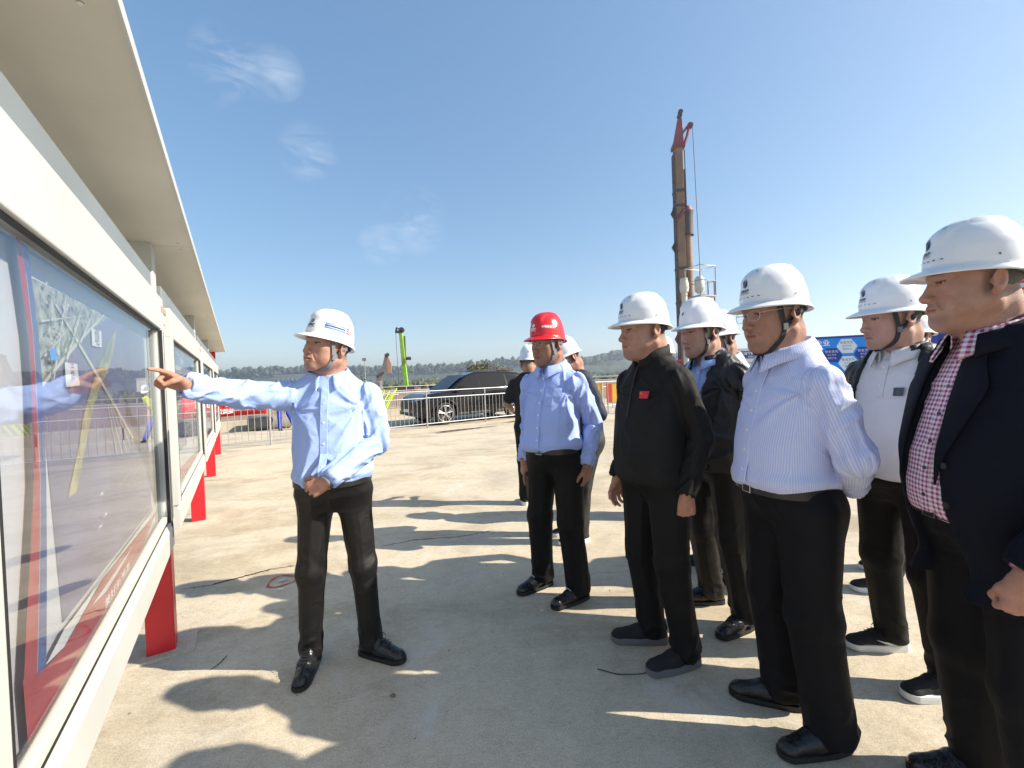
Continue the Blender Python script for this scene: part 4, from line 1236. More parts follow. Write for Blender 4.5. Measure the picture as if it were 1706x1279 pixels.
tag(blob('mortar_lump', -1.684, 3.00, .025, .012, mat('pale_mortar', (.62, .58, .5), .9, .2, 50), 5), 'pale crumb of mortar lying beside the red painted circle', 'mortar')
rr = random.Random(5); mbp = MB()
for i in range(90):
    x, y = rr.uniform(-2.2, 2.5), rr.uniform(1.5, 7); r = rr.uniform(.002, .006)
    V = [(x + r * math.cos(a) * rr.uniform(.7, 1.2), y + r * math.sin(a), .001) for a in (0, 1.26, 2.5, 3.77, 5.0)] + [(x, y, r)]
    mbp.raw(V, [(i2, (i2 + 1) % 5, 5) for i2 in range(5)])
tag(mbp.build('grit', STONE), kind='stuff')
DAMP = mat('damp_silt', (.17, .135, .095), .8, .35, 6)
def patch(name, c, L, W, ang, seed, m, z=.003):
    rr = random.Random(seed); V = []; n = 40
    for i in range(n):
        a = 2 * math.pi * i / n; q = 1 + .22 * math.sin(3 * a + seed) + rr.uniform(-.12, .12)
        x, y = L * q * math.cos(a), W * q * math.sin(a); V.append((c[0] + x * math.cos(ang) - y * math.sin(ang), c[1] + x * math.sin(ang) + y * math.cos(ang), z))
    return link(name, pymesh(name, V, [tuple(range(n))]), m, PAV)
fang = math.atan2(FDIR.y, FDIR.x)
for k, (s_, off, L) in enumerate(((6.6, -1.3, .95), (9.3, -.75, .9))):
    c_ = fpt(s_, off); patch('damp_patch', (c_.x, c_.y), L, .20, fang, k + 2, DAMP)
    for j in range(6):
        q = fpt(s_ - .55 + j * .22, off); mb = MB(); M_ = Matrix.Translation((q.x, q.y, 0)) @ Matrix.Rotation(fang, 4, 'Z'); mb.box((-.08, -.035, .002), (.08, .035, .012), M_); mb.build('drain_slot', SLOT, PAV)

# ---------------------------------------------------------------- hills and the far wood
def hills(name, y0, depth, h, x0, x1, seed, m, nx=260, ny=14, bump=2.2):
    X = np.linspace(x0, x1, nx + 1); V = []
    for j in range(ny + 1):
        t = j / ny
        P3 = np.stack([X / 95, np.full_like(X, t * 3 + seed), 0 * X], 1)
        big = fbm(P3 * .6, seed, 4); hh = h(X) * (math.sin(min(t * 1.25, 1) * math.pi / 2)) * (.72 + .5 * big)
        P4 = np.stack([X / 6.5, np.full_like(X, t * depth / 6.5), 0 * X], 1)
        hh = hh + bump * (fbm(P4, seed + 3, 3) - .45) * (1 if j else 0)
        V.append(np.stack([X, y0 + depth * t + 10 * (fbm(P3 * 3, seed + 8, 2) - .5), hh - .5 * (j == 0)], 1))
    V = np.concatenate(V); F = np.array([(j * (nx + 1) + i, j * (nx + 1) + i + 1, (j + 1) * (nx + 1) + i + 1, (j + 1) * (nx + 1) + i) for j in range(ny) for i in range(nx)])
    return tag(link(name, npmesh(name, V, F, False), m), kind='structure')
HILLM = mat('wooded_hillside', (0.045, 0.062, 0.030), 0.95, 0.55, 0.06, 1.0, 0.8)
HILLF = mat('far_ridge', (0.05, 0.065, 0.04), 0.95, 0.4, 0.01, 0.6, 0.2)
hills('hills', 560, 160, lambda X: 21 + 9 * np.exp(-((X + 330) / 150) ** 2) + 3 * np.sin(X / 140) + 16 * np.exp(-((X - 190) / 70) ** 2) + 9 * np.exp(-((X - 10) / 80) ** 2), -950, 1300, 3, HILLM, 420, 16, 5.5)
hills('far_ridge', 1150, 250, lambda X: 26 + 14 * np.exp(-((X - 420) / 150) ** 2) + 6 * np.sin(X / 260 + 1), -1900, 2400, 9, HILLF, 260, 10, 5)
# tree canopy scattered along the hill fronts: many small crowns reading as one wood
def crowns(name, n, fx, m, seed, smin, smax):
    rr = np.random.RandomState(seed); ico = bmesh.new(); bmesh.ops.create_icosphere(ico, subdivisions=1, radius=1.0)
    iv = np.array([v.co[:] for v in ico.verts]); iff = np.array([[v.index for v in f.verts] for f in ico.faces]); ico.free()
    VV = []; FF = []
    for i in range(n):
        x, y, z = fx(rr); s_ = rr.uniform(smin, smax)
        jit = 1 + .45 * (rr.rand(len(iv), 1) - .5); VV.append(iv * jit * np.array((s_, s_, s_ * rr.uniform(.8, 1.35))) + (x, y, z + s_ * .5)); FF.append(iff + i * len(iv))
    return tag(link(name, npmesh(name, np.concatenate(VV), np.concatenate(FF), False), m), kind='stuff')
LEAFM = mat('wood_canopy', (0.05, 0.068, 0.028), 0.9, 0.6, 0.05, 0.8, 1.5)
def f_belt(rr):
    x = rr.uniform(-620, 760); y = 470 + rr.uniform(0, 95) + 20 * math.sin(x / 60); return x, y, 0.2
crowns('far_wood', 4200, f_belt, LEAFM, 4, 1.2, 3.4)
def f_ridge(rr):
    x = rr.uniform(-700, 800); return x, 640 + rr.uniform(-40, 60), 17 + 7 * math.exp(-((x + 330) / 150) ** 2) + 13 * math.exp(-((x - 190) / 70) ** 2) + 7 * math.exp(-((x - 10) / 80) ** 2) + rr.uniform(-7, 3)
crowns('ridge_wood', 3600, f_ridge, LEAFM, 6, 1.8, 4.4)
SCRUB = mat('scrub_green', (0.075, 0.085, 0.032), 0.9, 0.5, 0.4, 0.6, 6)
def f_scrub(rr):
    s_ = rr.uniform(-60, 160); o = rr.uniform(62, 170); q = fpt(s_, o); return q.x, q.y, -.1
crowns('scrub', 1500, f_scrub, SCRUB, 8, .35, 1.1)

# ================================================================ the row of notice boards
WHITE = mat('white_painted_steel', (0.48, 0.49, 0.465), 0.42, 0.05, 3, 0.06, 60)
WHITE_D = mat('white_paint_weathered', (0.56, 0.54, 0.47), 0.55, 0.14, 1.6, 0.06, 40)
REDP = mat('red_painted_steel', (0.60, 0.012, 0.022), 0.38, 0.10, 5, 0.05, 80)
GASKET = mat('black_gasket', (0.012, 0.012, 0.012), 0.6, 0.1)
PAPER = mat('poster_paper', (0.47, 0.46, 0.51), 0.55, 0.04, 3)
GLASS = glass_mat('board_glass', (0.93, 0.95, 0.95), 1.52, 0.70)
P_RED = mat('poster_red', (0.30, 0.035, 0.045), 0.55, 0.06); P_BLUE = mat('poster_blue', (0.055, 0.085, 0.22), 0.55, 0.06)
P_WATER = mat('poster_river', (0.13, 0.125, 0.22), 0.55, 0.25, 3.5); P_SAND = mat('poster_sandbar', (0.27, 0.25, 0.15), 0.55, 0.45, 20)
P_WHITE = mat('poster_white', (0.56, 0.55, 0.58), 0.55, 0.03); P_GREEN = mat('poster_green', (0.14, 0.17, 0.10), 0.6, 0.4, 30)
P_ROAD = mat('poster_road', (0.45, 0.43, 0.40), 0.6, 0.1); P_DARK = mat('poster_caption', (0.09, 0.06, 0.06), 0.6, 0.1)
P_LAND = mat('poster_aerial', (0.24, 0.24, 0.22), 0.6, 0.85, 26)
RED_POLY = [(-1.813, 1.701), (-1.804, 1.666), (-1.782, 1.566), (-1.777, 1.467), (-1.792, 1.262), (-1.814, 1.177), (-1.859, 1.019), (-1.888, 0.907), (-1.829, 0.88), (-1.806, 0.995), (-1.781, 1.122), (-1.761, 1.256), (-1.755, 1.467), (-1.758, 1.569), (-1.774, 1.672), (-1.79, 1.74), (-1.815, 1.745)]
BLUE_POLY = [(-1.79, 1.74), (-1.774, 1.672), (-1.758, 1.569), (-1.755, 1.467), (-1.761, 1.256), (-1.781, 1.122), (-1.806, 0.995), (-1.829, 0.88), (-1.783, 0.876), (-1.766, 0.977), (-1.746, 1.111), (-1.729, 1.251), (-1.721, 1.454), (-1.73, 1.561), (-1.748, 1.665), (-1.763, 1.74)]
def notice_board(k, label):
    x1, x0 = -.25, (-2.08 if k == 0 else -2.50)           # the glazed opening
    t = 3.05 + 2.75 * k
    base = BD * t - BN * .40
    root = empty('notice_board', base, ANG); tag(root, label, 'notice board', 'notice boards in a row under one canopy')
    Z0, Z1, ZB, ZT = .615, .765, 1.745, 1.915
    F_ = -.09                                              # front plane (local y; the viewer is at -y)
    # red posts below, white cladding above
    for xx in ((0.0,) if k else (0.0, -2.62)):
        mb = MB(); mb.box((xx - .055, -.062, 0), (xx + .055, .062, Z0 + .02)); p = mb.build('post', REDP, root, .004)
        mb = MB(); mb.box((xx - .055, -.045, Z0 + .02), (xx + .055, .07, 2.235)); mb.build('upper_post', WHITE if k < 3 else REDP, p, .004)
        mb = MB(); mb.box((xx - .11, -.15, 0.0), (xx + .11, .15, .012)); mb.build('base_plate', CONC, p)
    # column panel between the doors, with a capping and a small slot
    mb = MB(); mb.box((-.138, -.048, Z0), (.125, -.020, ZT - .02)); mb.build('column_panel', WHITE, root, .003)
    mb = MB(); mb.box((-.118, -.072, ZB + .06), (.118, -.0485, ZT - .04)); mb.build('column_cap', WHITE, root, .006)
    # header: front face, underside lip, dark gasket line
    mb = MB(); mb.box((x0 - .10, F_, ZB), (x1 + .11, -.035, ZT)); mb.build('header', WHITE, root, .004)
    mb = MB(); mb.box((x0 - .09, F_ + .010, ZB - .005), (x1 + .10, F_ + .022, ZB - .0005)); mb.build('gasket', GASKET, root)
    mb = MB(); mb.box((x0 - .10, -.055, ZT + .002), (x1 + .03, .045, ZT + .125)); mb.build('top_beam', mat('shade_grey_beam', (.19, .215, .22), .45, .08, 3), root, .004)  # the shade on the beam is put into its dark grey colour
    mb = MB(); mb.box((-.23, F_ - .0015, ZT - .075), (-.04, F_ + .004, ZT - .045)); mb.build('cap_slot', mat('slot_beige', (.35, .28, .22), .7, .1), root)
    # bottom rail with a bevelled upper bead
    prof = [(F_, Z0), (F_, Z0 + .105), (F_ + .012, Z1 - .02), (F_ + .030, Z1 - .014), (-.03, Z1 - .014), (-.03, Z0)]
    V = [(x0 - .10, y, z) for y, z in prof] + [(x1 + .11, y, z) for y, z in prof]; n = len(prof)
    F = [(i, (i + 1) % n, n + (i + 1) % n, n + i) for i in range(n)] + [tuple(range(n))[::-1], tuple(range(n, 2 * n))]
    o = link('bottom_rail', pymesh('bottom_rail', V, F), WHITE, root)
    mb = MB(); mb.box((x0, F_ + .013, Z1 - .0135), (x1, F_ + .020, Z1 - .004)); mb.build('gasket', GASKET, root)
    mb = MB(); mb.box((x0, F_ + .012, Z1 - .003), (x1, F_ + .034, Z1 + .026)); mb.build('glazing_bead', WHITE_D, root, .003)
    for xa, xb in ((x0 - .10, x0), (x1, x1 + .11)):
        mb = MB(); mb.box((xa, F_ - .001, Z1 - .012), (xb, -.03, ZB)); st = mb.build('stile', WHITE, root, .003)
        mb = MB(); xm = xb if xa < x0 else xa; mb.box((xm - .004, F_ - .0022, Z1 - .01), (xm + .004, F_ + .012, ZB - .005)); mb.build('gasket', GASKET, st)
        for zz in (ZB - .025, Z1 + .03):
            mb = MB(); mb.tube([((xa + xb) / 2, F_ - .003, zz), ((xa + xb) / 2, F_ + .002, zz)], .004, 8); mb.build('screw', METAL, st)
    mb = MB(); mb.box((x1 + .055, F_ - .0022, Z1 - .10), (x1 + .060, F_ + .004, ZB - .01)); mb.build('door_seam', GASKET, root)
    mb = MB(); mb.box((x0 + .003, F_ + .024, Z1 - .01), (x1 - .003, F_ + .028, ZB)); mb.build('glass', GLASS, root)
    mb = MB(); mb.box((x0 - .09, -.012, Z0 + .03), (x1 + .10, .09, ZT - .01)); mb.build('cabinet_back', WHITE_D, root)
    # the poster and its flat print
    yP = -.030
    mb = MB(); mb.box((x0 + .004, yP, Z1 - .008), (x1 - .004, yP + .006, ZB)); po = mb.build('poster', PAPER, root)
    lay = [0]
    def ink(nm, poly, m, sub=1):
        lay[0] += 1; y = yP - .0006 - .0005 * lay[0]
        o = link(nm, pymesh(nm, [(x, y, z) for x, z in poly], [tuple(range(len(poly)))]), m, po); return o
    def caption(txt, size, x, z, m, ang=0.0, ax=1.0):
        lay[0] += 1; y = yP - .0006 - .0005 * lay[0]
        M_ = Matrix.Translation((x, y, z)) @ Matrix.Rotation(math.pi / 2, 4, 'X') @ Matrix.Rotation(ang, 4, 'Z') @ Matrix.Scale(ax, 4, (1, 0, 0))
        return lettering(txt, size, M_, m, po, 'caption')
    if k == 0:
        ink('aerial_river', [(-1.69, 1.69), (-.33, 1.70), (-.35, .865), (-1.613, .890), (-1.649, 1.236), (-1.676, 1.452)], P_WATER)
        ink('aerial_land', [(-1.693, 1.69), (-1.0, 1.70), (-1.366, 1.586), (-1.676, 1.452), (-1.684, 1.552)], P_LAND)
        ink('river_bank', [(-1.44, 1.606), (-1.423, 1.577), (-1.658, 1.452), (-1.676, 1.452), (-1.497, 1.56)], P_GREEN)
        ink('bank_road', [(-1.676, 1.455), (-1.39, 1.578), (-1.08, 1.70), (-1.06, 1.70), (-1.378, 1.572), (-1.668, 1.447)], P_ROAD)
        ink('sandbar', [(-0.9, 1.668), (-1.015, 1.619), (-1.112, 1.559), (-1.198, 1.51), (-1.294, 1.438), (-1.383, 1.357), (-1.421, 1.294), (-1.539, 1.171), (-1.467, 1.171), (-1.278, 1.381), (-1.163, 1.458), (-1.074, 1.501), (-0.989, 1.567)], P_SAND)
        ink('sandbar_crown', [(-0.97, 1.635), (-1.10, 1.565), (-1.13, 1.53), (-1.06, 1.535), (-1.0, 1.59)], P_GREEN)
        ink('bridge', [(-1.546, 1.656), (-1.228, 1.505), (-.956, 1.371), (-.70, 1.24), (-.73, 1.24), (-.985, 1.368), (-1.255, 1.502), (-1.56, 1.652)], P_ROAD)
        for dx in (0, .05, .10, .16): ink('bridge_cable', [(-1.13 + dx * .2, 1.45), (-1.126 + dx * .2, 1.45), (-1.0 + dx * 1.5, 1.20), (-1.008 + dx * 1.5, 1.20)], P_ROAD)
        ink('caption_plate', [(-1.262, 1.577), (-1.150, 1.580), (-1.146, 1.634), (-1.262, 1.630)], P_WHITE); caption('塘', .06, -1.205, 1.604, P_DARK)
        ink('caption_plate', [(-1.525, 1.450), (-1.411, 1.454), (-1.425, 1.513), (-1.525, 1.513)], P_WHITE); caption('挂\n牌', .034, -1.47, 1.495, P_RED)
        rq = random.Random(9)                               # streets and blocks of the aerial view
        for a, b in (((-1.67, 1.60), (-1.32, 1.66)), ((-1.67, 1.52), (-1.45, 1.62)), ((-1.62, 1.47), (-1.50, 1.68)), ((-1.52, 1.52), (-1.36, 1.68)), ((-1.40, 1.575), (-1.24, 1.69))):
            ink('street', [a, b, (b[0] + .008, b[1] + .003), (a[0] + .008, a[1] - .003)], P_ROAD)
        blocks = MB()
        for i in range(90):
            bx = rq.uniform(-1.66, -1.22); bz = rq.uniform(1.47, 1.685)
            if bz < 1.46 + (bx + 1.676) * .46: continue
            w, h2 = rq.uniform(.006, .018), rq.uniform(.004, .012); yy = yP - .0125; sk = rq.uniform(-.004, .004)
            blocks.raw([(bx, yy, bz), (bx + w, yy, bz + sk), (bx + w, yy, bz + h2 + sk), (bx, yy, bz + h2)], [(0, 1, 2, 3)])
        tag(blocks.build('city_blocks', mat('poster_roofs', (.36, .35, .33), .6, .6, 60), po), kind='stuff')
        for j in range(5): ink('river_ripple', [(-1.05 + .12 * j, 1.10 - .02 * j), (-.62 + .05 * j, 1.14 - .02 * j), (-.62 + .05 * j, 1.144 - .02 * j), (-1.05 + .12 * j, 1.104 - .02 * j)], P_SAND)
        for bx, bz in ((-1.30, 1.12), (-1.27, 1.05), (-1.34, 1.03)): ink('gull', [(bx, bz), (bx + .02, bz + .012), (bx + .035, bz + .006), (bx + .05, bz + .016), (bx + .036, bz), (bx + .02, bz + .004)], P_WHITE)
        ink('sport_ground', [(-1.655, 1.538), (-1.610, 1.540), (-1.605, 1.512), (-1.652, 1.510)], INK_CYAN)
        ink('lower_margin', [(-1.778, .873), (-1.66, .893), (-1.613, .890), (-.33, .870), (-.33, .842), (-1.336, .885), (-1.669, .855)], P_WHITE)
        ink('swoosh', [(-1.888, .905), (-1.783, .870), (-1.669, .855), (-1.336, .880), (-.336, .842), (-.944, .759), (-1.88, .759)], P_RED)
        ink('swoosh_light', [(-1.447, .855), (-.883, .848), (-1.131, .838), (-1.298, .835)], P_WHITE)
        caption('美好新湘潭', .032, -1.15, .800, INK_WHITE, 0.0, 2.2)
        ink('red_band', RED_POLY, P_RED); ink('blue_band', BLUE_POLY, P_BLUE)
    else:
        ink('title_band', [(x0 + .06, 1.62), (x1 - .06, 1.62), (x1 - .06, 1.70), (x0 + .06, 1.70)], P_BLUE)
        caption('工程概况' if k == 1 else ('施工进度' if k == 2 else '安全生产'), .07, (x0 + x1) / 2, 1.66, INK_WHITE)
        ink('plan_area', [(x0 + .10, .98), (x0 + 1.2, .98), (x0 + 1.2, 1.56), (x0 + .10, 1.56)], P_WATER if k % 2 else P_LAND)
        ink('plan_road', [(x0 + .10, 1.1), (x0 + 1.2, 1.44), (x0 + 1.2, 1.48), (x0 + .10, 1.14)], P_ROAD)
        for j in range(9): ink('text_line', [(x0 + 1.28, 1.53 - .06 * j), (x1 - .10 - .12 * (j % 3 == 2), 1.53 - .06 * j), (x1 - .10 - .12 * (j % 3 == 2), 1.505 - .06 * j), (x0 + 1.28, 1.505 - .06 * j)], P_ROAD)
        ink('swoosh', [(x0 + .01, .90), (x0 + .8, .86), (x1 - .01, .80), (x1 - .01, .765), (x0 + .01, .765)], P_RED)
    # canopy bay: sheet with a bright front edge
    xa, xb = (-2.75 - (.9 if k == 0 else 0) + .003, -.003) if k < 3 else (-2.747, .12)
    zc = 2.245
    mb = MB(); mb.raw([(xa, -.218, zc), (xb, -.218, zc), (xb, .62, zc - .05), (xa, .62, zc - .05), (xa, -.218, zc + .024), (xb, -.218, zc + .024), (xb, .62, zc + .03), (xa, .62, zc + .03)], [(3, 2, 1, 0), (4, 5, 6, 7), (0, 1, 5, 4), (1, 2, 6, 5), (2, 3, 7, 6), (3, 0, 4, 7)])
    cp = mb.build('canopy', WHITE_D, root)
    mb = MB(); mb.box((xa, -.226, zc - .004), (xb, -.2185, zc + .034)); mb.build('canopy_edge', WHITE, cp)
    rr2 = random.Random(k)
    for xs in (xa + .06, xb - .06, (xa + xb) / 2):
        for ys in (-.16, .05):
            mb = MB(); zz = zc - .06 * (ys + .218); mb.tube([(xs, ys, zz - .003), (xs, ys, zz + .004)], .006, 8); mb.build('screw', METAL, cp)
    mb = MB(); mb.box((xa, .60, 1.93), (xb, .612, zc - .05)); mb.build('canopy_back', WHITE_D, cp)
notice_board(0, 'nearest glazed notice board showing an aerial river map with red and blue bands')
notice_board(1, 'second glazed notice board, just past the red post the pointing hand reaches')
notice_board(2, 'third glazed notice board along, between the second board and the far end one')
notice_board(3, 'far end glazed notice board, the one nearest the steel railing')

# ================================================================ railings
GALV = mat('galvanised_tube', (0.42, 0.42, 0.41), 0.42, 0.12, 6, metal=0.6)
def unit_tube(name, r, n=8, m=GALV):
    mb = MB(); mb.tube([(0, 0, 0), (0, 0, 1)], r, n); me = bpy.data.meshes.new(name); me.from_pydata(mb.V, [], mb.F); me.polygons.foreach_set('use_smooth', mb.S); me.materials.append(m); return me
BAL = unit_tube('baluster', .0075, 6); POST = unit_tube('post', .024, 10); RAIL = unit_tube('rail', .016, 8)
def stick(me, name, a, b, parent):
    o = bpy.data.objects.new(name, me); C.objects.link(o); o.parent = parent
    a, b = Vector(a), Vector(b); o.location = a; o.rotation_mode = 'QUATERNION'; o.rotation_quaternion = (b - a).to_track_quat('Z', 'Y'); o.scale = (1, 1, (b - a).length); return o
def railing(label, s0, s1, off, h=1.12, step=.135, bal=True, bay=1.95):
    q = fpt(s0, off); root = empty('railing', q, fang); tag(root, label, 'railing')
    L = s1 - s0; n = max(1, round(L / bay)); b = L / n
    for i in range(n + 1): stick(POST, 'post', (i * b, 0, 0), (i * b, 0, h), root)
    for z, r in ((h, 0), (h - .21, 0), (.13, 0)): stick(RAIL, 'rail', (0, 0, z), (L, 0, z), root)
    if bal:
        m = int(L / step)
        for i in range(1, m):
            x = i * step
            if min(abs(x - j * b) for j in range(n + 1)) > .05: stick(BAL, 'baluster', (x, 0, .13), (x, 0, h - .21), root)
    return root
railing('near steel railing with upright bars, running from the notice boards past the black car', -0.1, 12.4, 0)
railing('steel railing continuing to the right behind the red helmeted man', 12.55, 24.2, 0, step=.16)
railing('farther steel railing behind the black car', -3, 19, 9.2, h=1.2, step=.22, bay=2.5)
# small prohibition signs hung on the near railing
BANW = mat('sign_white', (.78, .78, .78), .5, .04)
def rail_sign(s_, w, h, label, yellow=False):
    q = fpt(s_, -.035, .62); root = empty('warning_sign', (q.x, q.y, 0), fang); tag(root, label, 'sign', 'warning signs hung on the railing')
    mb = MB(); mb.box((-w / 2, -.004, .52), (w / 2, .004, .52 + h)); pl = mb.build('plate', BANW, root, .002)
    if yellow:
        mb = MB(); mb.box((-w / 2 + .006, -.0065, .52 + h * .72), (w / 2 - .006, -.0045, .52 + h - .006)); mb.build('yellow_band', mat('sign_yellow', (.75, .52, .02), .5, .05), pl)
        mb = MB(); mb.box((-w / 2 + .006, -.0065, .526), (w / 2 - .006, -.0045, .52 + h * .16)); mb.build('blue_band', P_BLUE, pl)
        lettering('注意安全', h * .24, Matrix.Translation((0, -.006, .52 + h * .45)) @ Matrix.Rotation(math.pi / 2, 4, 'X'), INK_DARK, pl)
    else:
        for dx in ((-w * .28), w * .28) if w > .5 else (0,):
            mb = MB(); c_ = (dx, -.006, .52 + h * .60); rr_ = h * .26
            mb.tube([(c_[0] + rr_ * math.cos(a), c_[1], c_[2] + rr_ * math.sin(a)) for a in np.linspace(0, 2 * math.pi, 25)[:-1]], .010, 6, closed=True)
            mb.tube([(c_[0] - rr_ * .7, c_[1], c_[2] + rr_ * .7), (c_[0] + rr_ * .7, c_[1], c_[2] - rr_ * .7)], .009, 6); mb.build('prohibition_ring', INK_RED, pl)
            lettering('禁止', h * .20, Matrix.Translation((dx, -.006, .52 + h * .17)) @ Matrix.Rotation(math.pi / 2, 4, 'X'), INK_RED, pl)
rail_sign(9.22, .30, .42, 'yellow and white safety notice on the railing beside the man in the black T-shirt', True)
rail_sign(11.3, .80, .42, 'white sign with two red prohibition rings on the railing, right of the black T-shirt man')
rail_sign(13.0, .42, .42, 'small white sign with one red prohibition ring on the railing')
# red and yellow guard barriers far behind the red-helmeted man
BAR_R = mat('barrier_red', (.62, .06, .03), .5, .15, 4); BAR_Y = mat('barrier_yellow', (.80, .48, .06), .5, .12, 4)
def guard(x, y, L, label):
    root = empty('guard_barrier', (x, y, 0), .05); tag(root, label, 'barrier', 'red and yellow barriers along the far edge')
    n = 10
    for i in range(n):
        mb = MB(); a = i * L / n; mb.box((a + .006, -.02 + .012 * (i % 2), .42), (a + L / n - .006, .02 + .012 * (i % 2), 1.08)); mb.build('panel_strip', BAR_R if i % 2 == 0 else BAR_Y, root, .01)
    for z in (.40, 1.10): stick(RAIL, 'rail', (0, 0, z), (L, 0, z), root)
    for a in (0.05, L - .05): stick(POST, 'leg', (a, 0, 0), (a, 0, 1.14), root)
for i, lb in enumerate(('red and yellow striped barrier, the leftmost seen past the helmets', 'red and yellow striped barrier behind the black pullover man', 'red and yellow striped barrier, the rightmost of the far row')):
    guard(1.2 + i * 2.15, 15.2 + .1 * i, 2.05, lb)
for (x0_, x1_, y_, z_, lb) in ((-2, 18, 24, 1.30, 'long pale upper pipe rail far behind the striped barriers'), (-2, 18, 22.5, 1.12, 'long pale lower pipe rail behind the striped barriers')):
    root = empty('pipe_rail', (x0_, y_, 0)); tag(root, lb, 'pipe rail')
    mb = MB(); mb.tube([(0, 0, z_), (x1_ - x0_, 0, z_)], .05, 10); mb.build('pipe', GALV, root)
    for i in range(8): mb = MB(); mb.tube([((x1_ - x0_) * i / 7, 0, 0), ((x1_ - x0_) * i / 7, 0, z_)], .03, 8); mb.build('support', GALV, root)

# red banner with white lettering on the soil bank beyond the railing
BAN = mat('banner_red_cloth', (.60, .015, .02), .6, .1, 3, wrinkle=.4, wscale=3)
root = empty('banner', fpt(1.0, 6.5), fang + .02); tag(root, 'long red cloth banner with white lettering stretched beyond the railing', 'banner')
nx = 24; V = []; F = []
for i in range(nx + 1):
    x = -4.0 + 5.6 * i / nx; V += [(x, .03 * math.sin(x * 2.1), .42 + .02 * math.sin(x * 1.3)), (x, .03 * math.sin(x * 2.1 + .5), 1.14 + .015 * math.sin(x * 1.7))]
for i in range(nx): F.append((2 * i, 2 * i + 2, 2 * i + 3, 2 * i + 1))
bc = link('cloth', pymesh('cloth', V, F, True), BAN, root); bc.modifiers.new('thickness', 'SOLIDIFY').thickness = .004
lettering('安全第一 预防为主 质量为本 创建', .33, Matrix.Translation((-1.2, -.06, .91)) @ Matrix.Rotation(math.pi / 2, 4, 'X'), INK_WHITE, root, bold=.006)
lettering('科学管理 精心施工 争创优质工程 建设美好', .19, Matrix.Translation((-1.2, -.06, .60)) @ Matrix.Rotation(math.pi / 2, 4, 'X'), INK_WHITE, root, bold=.004)
for x in (-3.95, -1.2, 1.55): mb = MB(); mb.tube([(x, .06, 0), (x, .06, 1.2)], .03, 8); mb.build('pole', GALV, root)
# low concrete kerb wall blocks beyond the railing and a grey pipe section
KERB = mat('kerb_concrete', (.36, .32, .25), .9, .2, 3, .4, 30)
for i in range(7):
    q = fpt(-4.5 + i * 1.85, 5.05); mb = MB(); M_ = Matrix.Translation((q.x, q.y, 0)) @ Matrix.Rotation(fang, 4, 'Z'); mb.box((-.90, -.12, -.05), (.90, .12, .34 + .02 * (i % 3)), M_)
    tag(mb.build('kerb_block', KERB, None, .02), '%s low concrete kerb block along the soil edge, counted from the banner end' % ('first', 'second', 'third', 'fourth', 'fifth', 'sixth', 'seventh')[i], 'kerb block', 'kerb blocks edging the soil')
q = fpt(2.45, 4.5); root = empty('drain_pipe', (q.x, q.y, 0), fang); tag(root, 'short grey concrete drain pipe lying beyond the railing', 'drain pipe')
mb = MB(); V = []; n = 24; Lp = 1.25
for x in (-Lp / 2, Lp / 2):
    for r_ in (.25, .20): V += [(x, r_ * math.cos(2 * math.pi * i / n), .25 + r_ * math.sin(2 * math.pi * i / n)) for i in range(n)]
F = []
for i in range(n):
    j = (i + 1) % n; F += [(i, j, 2 * n + j, 2 * n + i), (n + j, n + i, 3 * n + i, 3 * n + j), (i, n + i, n + j, j), (2 * n + i, 2 * n + j, 3 * n + j, 3 * n + i)]
mb.raw(V, F, True); mb.build('pipe_wall', mat('grey_concrete', (.17, .16, .145), .85, .2, 6), root)
# bundle of yellow-green poles leaning together
YG = mat('fluorescent_green', (.42, .58, .03), .5, .12, 6)
q = fpt(7.2, 7.2); root = empty('leaning_poles', (q.x, q.y, 0), fang); tag(root, 'bundle of yellow green steel poles leaning together beyond the railing', 'poles')
rr = random.Random(12)
for i in range(10):
    x = -.50 + i * .10; mb = MB(); mb.tube([(x - .35, rr.uniform(-.2, .2), .03), (x + .30 + rr.uniform(-.1, .1), .1, 1.05 + rr.uniform(-.1, .1))], .03, 6); mb.build('pole', YG, root)
mb = MB(); mb.tube([(-.6, .14, .85), (.9, .14, .85)], .03, 8); mb.tube([(-.5, .2, 0), (-.5, .14, .9)], .03, 8); mb.tube([(.8, .2, 0), (.8, .14, .9)], .03, 8); mb.build('rack', GALV, root)

# ================================================================ machines far off
# piling rig mast with red head, pulley arm, hammer and sheaves
RUST = mat('brown_weathered_steel', (.23, .135, .075), .7, .35, 1.2, .2, 20); RUSTD = mat('dark_oxide', (.06, .045, .04), .7, .3, 2); DRED = mat('dull_red_paint', (.20, .022, .025), .5, .25, 1.5)
MX, MY = 18.2, 45.0
root = empty('piling_rig', (MX, MY, 0), R(-8)); tag(root, 'tall brown piling rig mast with a red pulley head', 'piling rig')
mb = MB(); mb.box((-.44, -.42, 0.9), (.36, .42, 24.6)); o = mb.build('mast', RUST, root, .03)
mb = MB(); mb.box((-.58, -.50, .9), (-.47, .50, 24.0)); mb.build('mast_rail', RUSTD, root)
mb = MB(); mb.box((.44, -.30, 2), (.54, .30, 22.3)); mb.build('guide_rail', RUSTD, root)
for z in (20.0, 18.5, 12.0, 8.5): mb = MB(); mb.box((-.62, -.55, z), (.5, .55, z + .22)); mb.build('mast_collar', RUSTD, o)
for z, m_ in ((17.9, RUSTD), (14.4, RUSTD), (4.8, DRED)): mb = MB(); mb.prism([(-.95, 0), (-.55, .75), (-.55, -.75)], -.12, .12, Matrix.Translation((0, 0, z)) @ Matrix.Rotation(math.pi / 2, 4, 'X')); mb.build('mast_bracket', m_, root)
